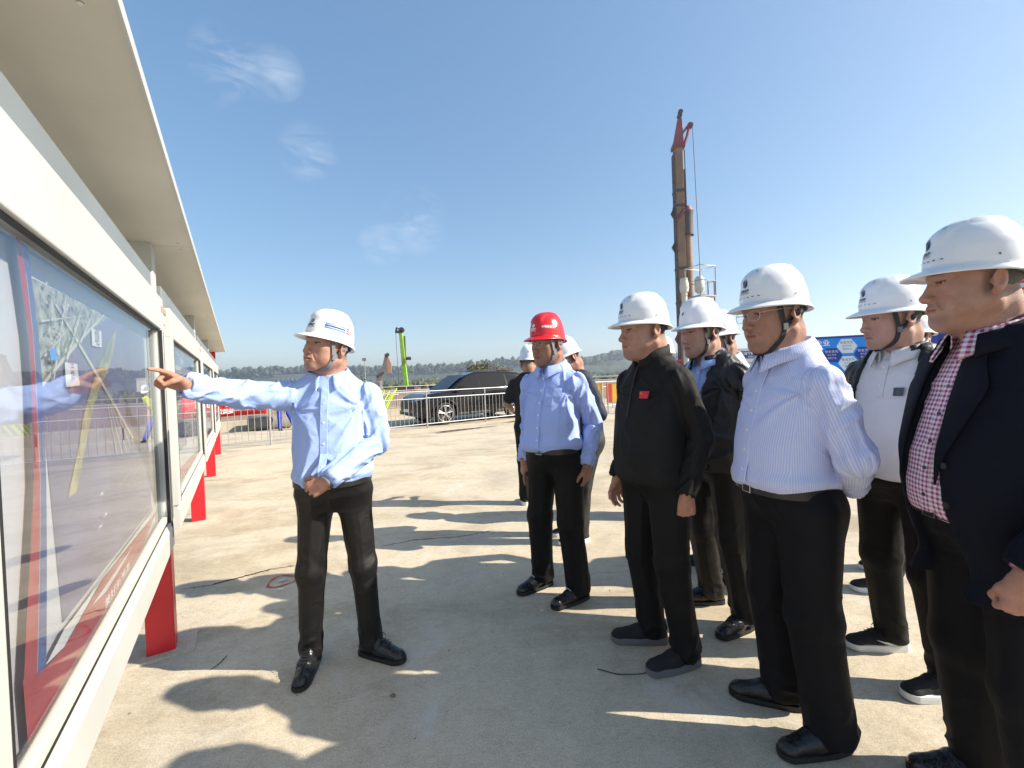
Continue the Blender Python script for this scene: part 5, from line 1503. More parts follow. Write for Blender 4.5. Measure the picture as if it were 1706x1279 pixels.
mb = MB(); mb.raw([(-.55, -.45, 24.6), (.5, -.45, 24.6), (.5, .45, 24.6), (-.55, .45, 24.6), (.05, -.2, 27.6), (.42, -.2, 27.6), (.42, .2, 27.6), (.05, .2, 27.6)], [(3, 2, 1, 0), (4, 5, 6, 7), (0, 1, 5, 4), (1, 2, 6, 5), (2, 3, 7, 6), (3, 0, 4, 7)]); hd = mb.build('mast_head', DRED, root)
mb = MB(); mb.box((-.62, -.52, 24.5), (.60, .52, 24.9)); mb.tube([(.6, 0, 24.9), (.95, 0, 25.8), (1.2, 0, 26.8)], .15, 8); mb.tube([(.3, 0, 25.9), (1.05, 0, 26.8)], .12, 8); mb.tube([(.45, 0, 27.0), (.45, 0, 25)], .10, 6); mb.build('pulley_arm', DRED, root)
for x, z in ((1.25, 26.8), (.25, 27.9), (.35, 28.3)): mb = MB(); mb.tube([(x, -.18, z), (x, .18, z)], .30 if x > 1 else .24, 16); mb.build('pulley', RUSTD if x < 1 else DRED, root)
mb = MB(); mb.tube([(.70, 0, 1.0), (.70, 0, 15.5)], .40, 14); mb.build('hammer_tube', RUST, root)
mb = MB(); mb.tube([(.70, 0, 15.5), (.70, 0, 15.9), (.70, 0, 17.5), (.70, 0, 18.0)], [.62, .55, .55, .62], 14); mb.build('hammer', RUSTD, root)
mb = MB(); mb.tube([(.70, 0, 18.0), (.68, 0, 18.5)], [.60, .40], 14); mb.tube([(-.5, -.46, 16.9), (.3, -.46, 18.1)], .18, 6); mb.build('hammer_cap', DRED, root)
mb = MB(); mb.tube([(.66, 0, 18.4), (.62, 0, 24.4)], .05, 6); mb.build('hose', RUSTD, root)
mb = MB(); mb.tube([(1.5, 0, 26.7), (1.75, 0, 14), (1.85, 0, 5), (1.9, 0, 1)], .035, 5); mb.build('hoist_rope', RUSTD, root)
for z in range(3, 24, 2): mb = MB(); mb.tube([(-.70, -.3, z), (-.58, -.3, z)], .06, 6); mb.build('bolt', RUSTD, root)
mb = MB(); mb.box((-2.2, -1.6, .9), (3.4, 1.6, 2.6)); mb.box((-2.6, -1.9, .1), (3.8, -1.2, .9)); mb.box((-2.6, 1.2, .1), (3.8, 1.9, .9)); mb.build('crawler_base', DRED, root, .1)
# steel access tower with caged landing in front of the mast
TWR = mat('tower_grey_steel', (.30, .30, .31), .5, .15, 3, metal=.3)
root = empty('access_tower', (11.15, 25.0, .35), R(24)); tag(root, 'grey steel ladder tower with a railed landing and round white tank', 'ladder tower')
mb = MB(); zl, zt = 5.35, 7.05
for x, y in ((-.6, -.55), (.6, -.55), (.6, .55), (-.6, .55)): mb.tube([(x, y, zl), (x, y, zt)], .032, 6)
mb.build('railing_post', TWR, root)
for z in (zl, (zl + zt) / 2, zt): mb = MB(); mb.tube([(-.6, -.55, z), (.6, -.55, z), (.6, .55, z), (-.6, .55, z)], .030, 6, closed=True); mb.build('guard_rail', WHITE_D if z == zt else TWR, root)
mb = MB(); mb.box((-.62, -.57, zl - .06), (.62, .57, zl - .01)); mb.build('landing', TWR, root)
for x in (.05, .55): mb = MB(); mb.tube([(x, -.5, 0), (x, -.5, zl + .8)], .05, 6); mb.build('ladder_rail', TWR, root)
for i in range(14): mb = MB(); z = .4 + i * .38; mb.tube([(.05, -.5, z), (.55, -.5, z)], .025, 6); mb.build('rung', TWR, root)
mb = MB(); mb.tube([(.15, .2, 5.6), (.15, .2, 5.75), (.15, .2, 6.45), (.15, .2, 6.6)], [.14, .27, .27, .14], 16); mb.build('tank', WHITE_D, root)
mb = MB(); mb.tube([(-1.05, .2, .2), (-1.05, .2, 5.6)], .16, 10); mb.tube([(-1.05, .2, 5.6), (-1.05, .2, 5.9), (-1.05, .2, 6.4)], [.22, .27, .2], 12); mb.tube([(-.6, 0, 4.2), (-.6, 0, 5.2)], .12, 8); mb.tube([(-.75, -.1, 3.75), (-.2, -.1, 3.95)], .14, 8); mb.build('silo_pipe', WHITE_D, root)
# green drilling boom, grey excavator arm, light pole
root = empty('drill_boom', (-17.1, 70, 0)); tag(root, 'bright green drilling boom rising above the railing', 'drilling rig')
GRN = mat('bright_green_paint', (.26, .50, .03), .45, .15, 2)
mb = MB(); mb.raw([(-.50, -.3, .5), (.22, -.3, .5), (.22, .3, .5), (-.50, .3, .5), (-.95, -.2, 9.4), (-.42, -.2, 9.4), (-.42, .2, 9.4), (-.95, .2, 9.4)], [(3, 2, 1, 0), (4, 5, 6, 7), (0, 1, 5, 4), (1, 2, 6, 5), (2, 3, 7, 6), (3, 0, 4, 7)]); mb.build('boom', GRN, root, .04)
mb = MB(); mb.box((-.62, -.05, .3), (-.36, .3, 8.9), Matrix.Translation((.35, .1, 0))); mb.build('boom_olive_plate', mat('olive_steel', (.13, .17, .05), .6, .2), root)  # plain olive plate standing along the bright green boom
mb = MB(); mb.box((-1.5, -.3, 9.4), (-.4, .3, 9.8)); mb.tube([(-1.5, 0, 9.6), (-1.3, 0, 10.3), (-.9, 0, 10.0)], .16, 6); mb.tube([(-.5, -.3, 9.9), (-.5, .3, 9.9)], .42, 12); mb.build('boom_head', RUSTD, root)
mb = MB(); mb.tube([(.1, -.4, 5.2), (.9, -.4, 5.2)], .28, 10); mb.build('winch', RUSTD, root)
mb = MB(); mb.tube([(-1.5, 0, 9.5), (-1.35, 0, 1)], .035, 5); mb.build('hoist_rope', RUSTD, root)
mb = MB(); mb.box((-1.4, -1.2, 0), (1.5, 1.2, .8)); mb.build('crawler_base', RUSTD, root, .1)
root = empty('excavator', (-19.4, 66, 0), R(10)); tag(root, 'grey excavator arm folded upright, left of the green boom', 'excavator')
GRYM = mat('machine_grey', (.15, .135, .13), .6, .25, 2)
mb = MB(); mb.prism([(-2.0, .6), (-1.2, .6), (.25, 3.6), (.6, 5.6), (.1, 5.7), (-.4, 3.9)], -.25, .25, Matrix.Rotation(math.pi / 2, 4, 'X')); mb.build('boom_arm', GRYM, root, .05)
mb = MB(); mb.prism([(.3, 2.6), (.9, 2.9), (1.0, 4.2), (.55, 5.5), (.30, 5.4)], -.18, .18, Matrix.Rotation(math.pi / 2, 4, 'X')); mb.build('dipper_arm', mat('machine_tan', (.34, .19, .13), .6, .2), root, .05)
mb = MB(); mb.tube([(.1, -.3, 5.5), (.7, -.3, 5.8)], .25, 8); mb.tube([(-1.3, -.3, 2.3), (-.2, -.3, 3.0)], .18, 8); mb.build('ram', RUSTD, root)
mb = MB(); mb.box((-3.6, -1.3, 0), (-.6, 1.3, 1.7)); mb.build('cab', GRYM, root, .15)
root = empty('light_pole', (-30.7, 90, 0)); tag(root, 'slim grey floodlight pole standing before the wooded hills', 'light pole')
mb = MB(); mb.tube([(0, 0, 0), (0, 0, 6.2)], [.11, .07], 8); mb.build('pole', GALV, root)
mb = MB(); mb.box((-.42, -.2, 6.15), (.42, .2, 6.75)); mb.build('floodlight', TWR, root, .05)
# distant low buildings at the foot of the hills
def far_house(x, y, w, h, d, m, label, roofm):
    root = empty('building', (x, y, 0)); tag(root, label, 'building')
    mb = MB(); mb.box((-w / 2, -d / 2, -.2), (w / 2, d / 2, h)); mb.build('wall', m, root)
    mb = MB(); mb.box((-w / 2 - .6, -d / 2 - .6, h + .01), (w / 2 + .6, d / 2 + .6, h + .8)); mb.build('roof', roofm, root)
    for i in range(max(2, int(w / 5))): mb = MB(); xx = -w / 2 + (i + .5) * w / max(2, int(w / 5)); mb.box((xx - 1, -d / 2 - .06, h * .4), (xx + 1, -d / 2 + .02, h * .7)); mb.build('window', RUSTD, root)
PALEW = mat('far_render', (.42, .41, .38), .8, .1, .3); BLUER = mat('blue_roof_sheet', (.08, .20, .42), .5, .1, .5)
far_house(-292, 440, 34, 8, 14, PALEW, 'long low shed with a blue roof under the hills at far left', BLUER)
far_house(-236, 470, 40, 13, 16, PALEW, 'pale stepped building on the hillside above the pointing arm', PALEW)
far_house(15, 455, 9, 7, 8, PALEW, 'tiny white house in the wood above the black car roof', PALEW)
far_house(-330, 450, 12, 12, 10, PALEW, 'narrow pale block beside the far end of the canopy', PALEW)
# bushy tree behind the car
def tree(x, y, h, r, label, seed, leafm, n=1400):
    rr = np.random.RandomState(seed); root = empty('tree', (x, y, -.05)); tag(root, label, 'tree')
    mb = MB(); mb.tube([(0, 0, 0), (.05, 0, h * .3), (0, .05, h * .7)], [r * .10, r * .08, r * .03], 8)
    for i in range(5): a = i * 1.3; mb.tube([(0, 0, h * (.3 + .06 * i)), (r * .5 * math.cos(a), r * .5 * math.sin(a), h * (.55 + .06 * i))], [r * .04, r * .012], 5)
    mb.build('trunk', RUSTD, root)
    cl = rr.normal(size=(26, 3)); cl /= np.linalg.norm(cl, axis=1, keepdims=True); cl = cl * rr.uniform(.35, .95, (26, 1)) * np.array((r, r, h * .33)) + (0, 0, h * .62)
    c_ = cl[rr.randint(0, 26, n)] + rr.normal(size=(n, 3)) * r * .17
    d1 = rr.normal(size=(n, 3)); d1 /= np.linalg.norm(d1, axis=1, keepdims=True); d2 = np.cross(d1, rr.normal(size=(n, 3))); d2 /= np.linalg.norm(d2, axis=1, keepdims=True)
    s_ = rr.uniform(.05, .11, (n, 1)) * r; V = np.concatenate([c_ - d1 * s_, c_ + d2 * s_ * .6, c_ + d1 * s_, c_ - d2 * s_ * .6]); i_ = np.arange(n)
    link('crown', npmesh('crown', V, np.stack([i_, i_ + n, i_ + 2 * n, i_ + 3 * n], 1), False), leafm, root)
OLIVE = mat('olive_leaf', (.10, .10, .03), .8, .4, 3)
tree(-4.6, 62, 3.9, 2.2, 'olive green bushy tree rising behind the bonnet of the black car', 2, OLIVE)
tree(-1.6, 66, 3.5, 1.9, 'brownish bushy tree just right of the olive tree', 3, mat('brown_leaf', (.13, .10, .045), .8, .4, 3))
tree(-27.5, 75, 2.6, 2.2, 'low green bush beside the floodlight pole', 5, OLIVE, 700)

# ================================================================ display boards on the right
BLUEB = mat('board_blue', (.01, .25, .78), .4, .06, 2); BLUED = mat('frame_navy', (.01, .035, .27), .4, .08, 2); HEXW = mat('hexagon_white', (.72, .78, .82), .5, .05); DGREY = mat('shed_dark', (.07, .065, .07), .7, .25, 3); GREENM = mat('green_mat', (.01, .22, .10), .7, .12, 4)
q0 = Vector((7.55, 11.0, 0)); root = empty('display_board', q0, R(-14)); tag(root, 'tilted bright blue display board with white and navy hexagons', 'display board')
tilt = Matrix.Rotation(R(-9), 4, 'X')
def on_board(lo, hi, name, m, bev=0): mb = MB(); mb.box(lo, hi, Matrix.Translation((0, 0, 1.21)) @ tilt); return mb.build(name, m, root, bev)
W_, H_ = 2.7, .92
pnl = on_board((0, -.02, 0), (W_, .02, H_), 'panel', BLUEB); on_board((-.14, -.05, -.04), (-.01, .05, H_ + .09), 'side_post', BLUED, .01); on_board((W_ + .01, -.05, -.04), (W_ + .14, .05, H_ + .09), 'side_post', BLUED, .01); on_board((-.01, -.03, H_ + .003), (W_ + .01, .03, H_ + .05), 'top_frame', BLUED, .005)
BM = Matrix.Translation((0, 0, 1.21)) @ tilt
def bpos(u, v, l): return BM @ Vector((u, -.021 - l, v))
for (u, v, m_, ink_) in ((.95, .70, HEXW, P_DARK), (.60, .48, BLUED, INK_WHITE), (1.32, .48, BLUED, INK_WHITE), (.95, .26, HEXW, P_DARK)):
    pts = [bpos(u + .23 * math.cos(i * math.pi / 3), v + .21 * math.sin(i * math.pi / 3), .004) for i in range(6)]
    link('hexagon', pymesh('hexagon', pts, [tuple(range(6))]), m_, pnl)
    for j, tx in enumerate(('安全文化', '以人为本', '预防为主')): lettering(tx, .075 if j == 0 else .05, BM @ Matrix.Translation((u, -.027, v + .09 - .085 * j)) @ Matrix.Rotation(math.pi / 2, 4, 'X'), ink_, pnl)
for tx, u in (('企业', .42), ('文化', 1.62)): lettering(tx, .17, BM @ Matrix.Translation((u, -.027, .79)) @ Matrix.Rotation(math.pi / 2, 4, 'X'), INK_WHITE, pnl, bold=.004)
mb = MB(); mb.box((-.02, .10, .42), (W_, .6, 1.10)); mb.build('base_box', DGREY, root, .01)
mb = MB(); mb.box((-.08, -.02, .22), (W_ + .05, .62, .415)); mb.build('plinth', BLUED, root, .01)
mb = MB(); mb.box((.05, .099 - .004, .6), (.35, .0995, 1.0)); mb.build('vent_panel', mat('vent_grey', (.35, .36, .38), .6, .2), root)
mb = MB(); mb.box((-.15, -.06, .0), (W_ + .15, .7, .215)); mb.build('mat_edge', GREENM, root, .01)
# white information board with a blue header
root = empty('information_board', (5.85, 11.6, 0), R(-8)); tag(root, 'white information board with a blue header behind the striped shirt man', 'information board')
mb = MB(); mb.box((0, -.02, .55), (1.35, .02, 1.98)); pn = mb.build('panel', mat('board_white', (.66, .68, .70), .5, .04), root, .005)
mb = MB(); mb.box((.02, -.026, 1.70), (1.33, -.0215, 1.90)); mb.build('header_band', P_BLUE, pn)
lettering('项目管理公示栏', .085, Matrix.Translation((.62, -.028, 1.83)) @ Matrix.Rotation(math.pi / 2, 4, 'X'), INK_WHITE, pn, bold=.002)
lettering('有限公司', .06, Matrix.Translation((.62, -.028, 1.74)) @ Matrix.Rotation(math.pi / 2, 4, 'X'), INK_WHITE, pn)
for j in range(8): mb = MB(); mb.box((.10, -.0225, 1.58 - .11 * j), (1.24 - .2 * (j % 3 == 1), -.0205, 1.605 - .11 * j)); mb.build('text_line', P_ROAD, pn)
for x in (.04, 1.31): mb = MB(); mb.box((x - .025, -.03, 0), (x + .025, .03, .549)); mb.build('leg', WHITE, root)
# big blue slogan board at the right edge
q = Vector((10.9, 11.2, 0)); root = empty('slogan_board', q, R(-38)); tag(root, 'tall blue slogan board with red characters outlined in white at right edge', 'slogan board')
mb = MB(); mb.box((-.15, -.03, 1.15), (4.2, .03, 2.86)); pn = mb.build('panel', BLUED, root, .005)
mb = MB(); mb.box((-.15, -.032, 2.865), (4.2, .028, 2.98)); mb.build('grass_strip', GREENM, root)
mb = MB(); mb.box((.60, -.03, 2.985), (4.2, .03, 3.70)); mb.build('upper_panel', mat('board_pale', (.62, .66, .68), .5, .04), root)
for x in (-.05, 2.0, 4.1): mb = MB(); mb.box((x - .05, .031, 0), (x + .05, .13, 2.9 if x < 1 else 3.6)); mb.build('post', BLUED, root)
for i, ch in enumerate('无事故'):
    for mm, bd, ll in ((INK_WHITE, .025, .036), (INK_RED, .004, .042)):
        lettering(ch, .66, Matrix.Translation((.60 + i * .86, -ll, 2.58)) @ Matrix.Rotation(math.pi / 2, 4, 'X'), mm, pn, bold=bd)
lettering('务安全', .56, Matrix.Translation((2.15, -.036, 3.26)) @ Matrix.Rotation(math.pi / 2, 4, 'X'), INK_RED, pn, bold=.01)

# ---------------------------------------------------------------- the air: thin even haze
hm = bpy.data.materials.new('haze'); hm.use_nodes = True; hn = hm.node_tree.nodes; hn.remove(hn['Principled BSDF'])
pv = hn.new('ShaderNodeVolumePrincipled'); pv.inputs['Color'].default_value = (.80, .88, 1.0, 1); pv.inputs['Density'].default_value = .0008; pv.inputs['Anisotropy'].default_value = .45
hm.node_tree.links.new(pv.outputs['Volume'], hn['Material Output'].inputs['Volume'])
mb = MB(); mb.box((-3000, -3000, -1.1), (3000, 3000, 58)); tag(mb.build('haze', hm), kind='stuff')
# ================================================================ the black car behind the railing
CARP = mat('black_car_paint', (.007, .0075, .009), .06, .05, 3); CARG = mat('car_window_tint', (.006, .007, .008), .02, .05, spec=.4); PLAST = mat('black_plastic', (.02, .02, .02), .55, .1); TYRE = mat('tyre_rubber', (.022, .021, .020), .8, .2, 8); ALLOY = mat('alloy_silver', (.62, .62, .62), .28, .05, metal=.9); CHROME = mat('chrome', (.75, .75, .76), .12, .03, metal=1.0)
LAMPM = mat('headlamp_lens', (.42, .44, .46), .12, .05, coat=.8)
cl_ = Vector((-2.07, 13.64, 0)) - Vector((.584, -.812, 0)) * .80 + FDIR * 1.40 + FNRM * .26
CAR = empty('parked_car', cl_, math.atan2(-FDIR.y, -FDIR.x)); tag(CAR, 'black sport utility car parked behind the steel railing, nose to the left', 'car')
v = Vol((-2.5, -1.05, .12), (2.5, 1.05, 1.80), .026)
def lower(X, Y, Z):
    x = X.ravel()
    zt = np.interp(x, [-2.36, -2.2, .8, 1.15, 1.9, 2.18, 2.32], [1.04, 1.14, 1.10, 1.09, 1.01, .90, .74])[:, None, None]
    zb = np.interp(x, [-2.36, -2.0, 2.0, 2.32], [.42, .25, .24, .36])[:, None, None]
    w = np.interp(x, [-2.38, -2.28, -1.9, 1.6, 2.05, 2.24, 2.34], [.70, .84, .925, .925, .86, .76, .60])[:, None, None]
    w = w - .035 * np.clip((Z - .80) / .3, 0, 1) - .05 * np.clip((.5 - Z) / .25, 0, 1)
    r = .09; qx = np.abs(X) - 2.34 + r; qy = np.abs(Y) - w + r; qz = np.abs(Z - (zt + zb) / 2) - (zt - zb) / 2 + r
    return np.sqrt(np.maximum(qx, 0) ** 2 + np.maximum(qy, 0) ** 2 + np.maximum(qz, 0) ** 2) + np.minimum(np.maximum(np.maximum(qx, qy), qz), 0) - r
v.put(lower, (-2.4, -.95, .2), (2.4, .95, 1.2), .05)
def ghw(z): return .845 - .30 * np.clip((z - 1.05) / .65, 0, 1.2)
def cabin(X, Y, Z):
    zr = np.interp(X.ravel(), [-2.34, -2.12, -1.75, -.7, .05, .45, 1.25], [1.08, 1.46, 1.63, 1.70, 1.685, 1.58, 1.05])[:, None, None]
    r = .07; qy = np.abs(Y) - ghw(Z) + r; qz = Z - zr + r; qx = np.abs(X + .55) - 1.85
    return np.maximum(np.sqrt(np.maximum(qy, 0) ** 2 + np.maximum(qz, 0) ** 2) + np.minimum(np.maximum(qy, qz), 0) - r, qx) + 0 * X
v.put(cabin, (-2.4, -.9, 1.0), (1.3, .9, 1.75), .05)
for ax_ in (1.40, -1.35):
    for sg in (-1, 1):
        v.put(lambda X, Y, Z, ax_=ax_, sg=sg: np.maximum(np.sqrt((X - ax_) ** 2 + (Z - .36) ** 2) - .43, .62 - sg * Y) + 0 * X, (ax_ - .45, min(sg * .6, sg * 1.1), -.1), (ax_ + .45, max(sg * .6, sg * 1.1), .8), .01, cut=True)
V, Q = v.mesh(); V = relax(V, Q, 2, .4)
link('body', npmesh('body', V, Q), CARP, CAR)
def side_panel(name, poly, sg, m, lift=.008, parent=CAR):
    pts = [(x, sg * (float(ghw(z)) + lift), z) for x, z in poly]; f = tuple(range(len(pts)))
    return link(name, pymesh(name, pts, [f if sg < 0 else f[::-1]]), m, parent)
for sg in (-1, 1):
    side_panel('side_window', [(.98, 1.13), (.02, 1.13), (.02, 1.60), (.33, 1.575), (.62, 1.42)], sg, CARG)
    side_panel('side_window', [(-.06, 1.13), (-1.10, 1.14), (-1.10, 1.60), (-.06, 1.62)], sg, CARG)
    side_panel('quarter_window', [(-1.18, 1.15), (-1.85, 1.20), (-1.70, 1.50), (-1.18, 1.59)], sg, CARG)
    mb = MB(); mb.tube([(1.02, sg * .865, 1.105), (-.5, sg * .868, 1.11), (-1.9, sg * .862, 1.17)], .012, 6); mb.build('waist_trim', CHROME, CAR)
    for x in (.20, -.95): mb = MB(); mb.tube([(x, sg * .935, .93), (x - .2, sg * .937, .93)], .016, 6); mb.build('door_handle', CARP, CAR)
    mb = MB()
    for xs in (1.02, .0, -1.08): mb.tube([(xs, sg * .928, .40), (xs, sg * .930, .8), (xs, sg * .90, 1.08)], .005, 4)
    mb.build('door_gap', PLAST, CAR)
    mb = MB(); mb.tube([(.95, sg * .90, 1.12), (.95, sg * 1.03, 1.16)], .03, 6); mb.box((.83, min(sg * .98, sg * 1.16), 1.10), (.99, max(sg * .98, sg * 1.16), 1.25)); mb.build('wing_mirror', CARP, CAR, .03)
    mb = MB(); mb.box((-1.0, min(sg * .86, sg * .925), .26), (1.0, max(sg * .86, sg * .925), .36)); mb.build('sill', PLAST, CAR, .02)
    mb = MB(); mb.tube([(2.26, sg * .55, .82), (2.17, sg * .74, .85), (1.92, sg * .875, .90)], [.035, .05, .03], 8); mb.build('headlight', LAMPM, CAR)
    for ax_ in (1.40, -1.35):
        pts = [(ax_ + .45 * math.cos(a), sg * .925, .36 + .45 * math.sin(a)) for a in np.linspace(-.2, math.pi + .2, 20)]; mb = MB(); mb.tube(pts, .028, 6); mb.build('arch_trim', PLAST, CAR)
        wh = bpy.data.objects.new('wheel', None); C.objects.link(wh); wh.parent = CAR; wh.location = (ax_, sg * .80, .36)
        mb = MB(); prof = [(-.11, .27), (-.115, .33), (-.09, .36), (.09, .36), (.115, .33), (.11, .27)]; n = 36; V = []; F = []
        for y, r_ in prof: V += [(r_ * math.cos(2 * math.pi * i / n), y, r_ * math.sin(2 * math.pi * i / n)) for i in range(n)]
        for k in range(len(prof)):
            k2 = (k + 1) % len(prof)
            for i in range(n): j = (i + 1) % n; F.append((k * n + i, k * n + j, k2 * n + j, k2 * n + i))
        link('tyre', pymesh('tyre', V, F, True), TYRE, wh)
        mb = MB(); yo = sg * .095
        mb.tube([(.262 * math.cos(a), yo, .262 * math.sin(a)) for a in np.linspace(0, 2 * math.pi, 33)[:-1]], .016, 6, closed=True)
        for q in range(5):
            a0 = q * 2 * math.pi / 5 + .3
            for da in (-.13, .13): mb.tube([(.05 * math.cos(a0), yo, .05 * math.sin(a0)), (.25 * math.cos(a0 + da), yo, .25 * math.sin(a0 + da))], [.020, .016], 5)
        mb.tube([(0, yo - .02, 0), (0, yo + .02, 0)], .055, 12); mb.build('rim', ALLOY, wh)
        mb = MB(); mb.tube([(0, sg * .02, 0), (0, sg * .05, 0)], .25, 24); mb.build('brake_backing_disc', PLAST, wh)  # black plastic disc filling the wheel behind the spokes
mb = MB(); mb.raw([(1.20, -.66, 1.10), (1.20, .66, 1.10), (.50, .54, 1.575), (.50, -.54, 1.575)], [(0, 1, 2, 3)]); o = mb.build('windscreen', CARG, CAR); o.location = (.02, 0, .025)
mb = MB(); mb.box((2.30, -.42, .52), (2.352, .42, .78)); mb.build('grille', PLAST, CAR, .02)
mb = MB(); mb.box((2.26, -.70, .34), (2.33, .70, .46)); mb.build('bumper_intake', PLAST, CAR, .02)
mb = MB(); mb.box((2.353, -.22, .44), (2.362, .22, .54)); mb.build('number_plate', BANW, CAR)
for sg in (-1, 1): mb = MB(); mb.tube([(.1, sg * .56, 1.71), (.0, sg * .56, 1.735), (-1.5, sg * .55, 1.72), (-1.6, sg * .55, 1.68)], .014, 6); mb.build('roof_rail', PLAST, CAR)

# ================================================================ cloth for the people
BLUE_SHIRT = mat('pale_blue_shirting', (.34, .47, .80), .72, .04, 4, .25, 900, wrinkle=.55, wscale=12, spec=.3)
MID_BLUE = mat('sky_blue_shirting', (.36, .47, .84), .70, .04, 4, .25, 900, wrinkle=.55, wscale=12, spec=.3)
LIGHT_BLUE = mat('ice_blue_shirting', (.50, .63, .86), .72, .04, 4, .25, 900, wrinkle=.5, wscale=12, spec=.3)
STRIPE = pattern_mat('striped_shirting', 'stripe', (.60, .65, .86), (.46, .52, .80), .0075)
GINGHAM = pattern_mat('plum_gingham', 'gingham', (.74, .68, .73), (.30, .03, .135), .0140)
BLACK_JERSEY = mat('black_jersey', (.0045, .0045, .005), .76, .15, 6, .3, 700, wrinkle=.5, wscale=11, spec=.35)
BLACK_NYLON = mat('black_nylon', (.0055, .0056, .006), .47, .15, 6, .2, 500, wrinkle=.8, wscale=16, spec=.5)
WHITE_KNIT = mat('white_pique', (.66, .66, .67), .8, .04, 5, .4, 900, wrinkle=.35, wscale=9)
NAVY_WOOL = mat('navy_wool', (.0032, .0046, .0115), .85, .12, 5, .35, 800, wrinkle=.35, wscale=8, spec=.2)
NAVY_POLY = mat('navy_sweatshirt', (.010, .020, .040), .75, .12, 5, .3, 700, wrinkle=.5)
RED_COT = mat('red_cotton', (.50, .03, .05), .75, .08, 5, .3, 700, wrinkle=.4)
BLACK_TROUSER = mat('black_trouser_cloth', (.0028, .0028, .0031), .68, .15, 8, .3, 600, wrinkle=.5, wscale=9, spec=.25)
CHAR_TROUSER = mat('charcoal_trouser_cloth', (.0060, .0057, .0057), .52, .15, 8, .3, 600, wrinkle=.6, wscale=9, spec=.35)
NAVY_TROUSER = mat('navy_trouser_cloth', (.0024, .0027, .005), .74, .12, 8, .3, 600, wrinkle=.4, wscale=9, spec=.22)
GREY_TROUSER = mat('grey_trouser_cloth', (.020, .019, .018), .7, .12, 8, .3, 600, wrinkle=.6, wscale=9)
HIVIS = mat('hi_vis_yellow', (.62, .70, .03), .6, .06, 5); BOILER = mat('royal_blue_workwear', (.02, .045, .36), .75, .1, 5, wrinkle=.5)
ROSE = (.42, .232, .165); TAN = (.38, .205, .142); FAIR = (.46, .27, .20); DEEP = (.33, .178, .122)
def shirt(m, **k): d = dict(name='shirt', mat=m, collar='fold', placket=True, cuff=True); d.update(k); return d
DRESS = dict(kind='dress', mat=LEATHER, smat=SOLE_B); LACED = dict(kind='dress', mat=LEATHER, smat=SOLE_B, laces=True); LOAFER = dict(kind='dress', mat=LEATHER, smat=SOLE_B, bit=True)
SLIPON = dict(kind='sneaker', mat=KNIT, smat=SOLE_G, sole=.028); SNEAK = dict(kind='sneaker', mat=KNIT, smat=SOLE_W, sole=.028, laces=True)
BACK_R = dict(e=(.255, -.14, 1.11), w=(.075, -.215, .955), f=(-1, -.05, -.15), p=(0, -1, 0), pose='half')
BACK_L = dict(e=(-.255, -.14, 1.11), w=(-.075, -.215, .965), f=(1, -.05, -.15), p=(0, -1, 0), pose='half')
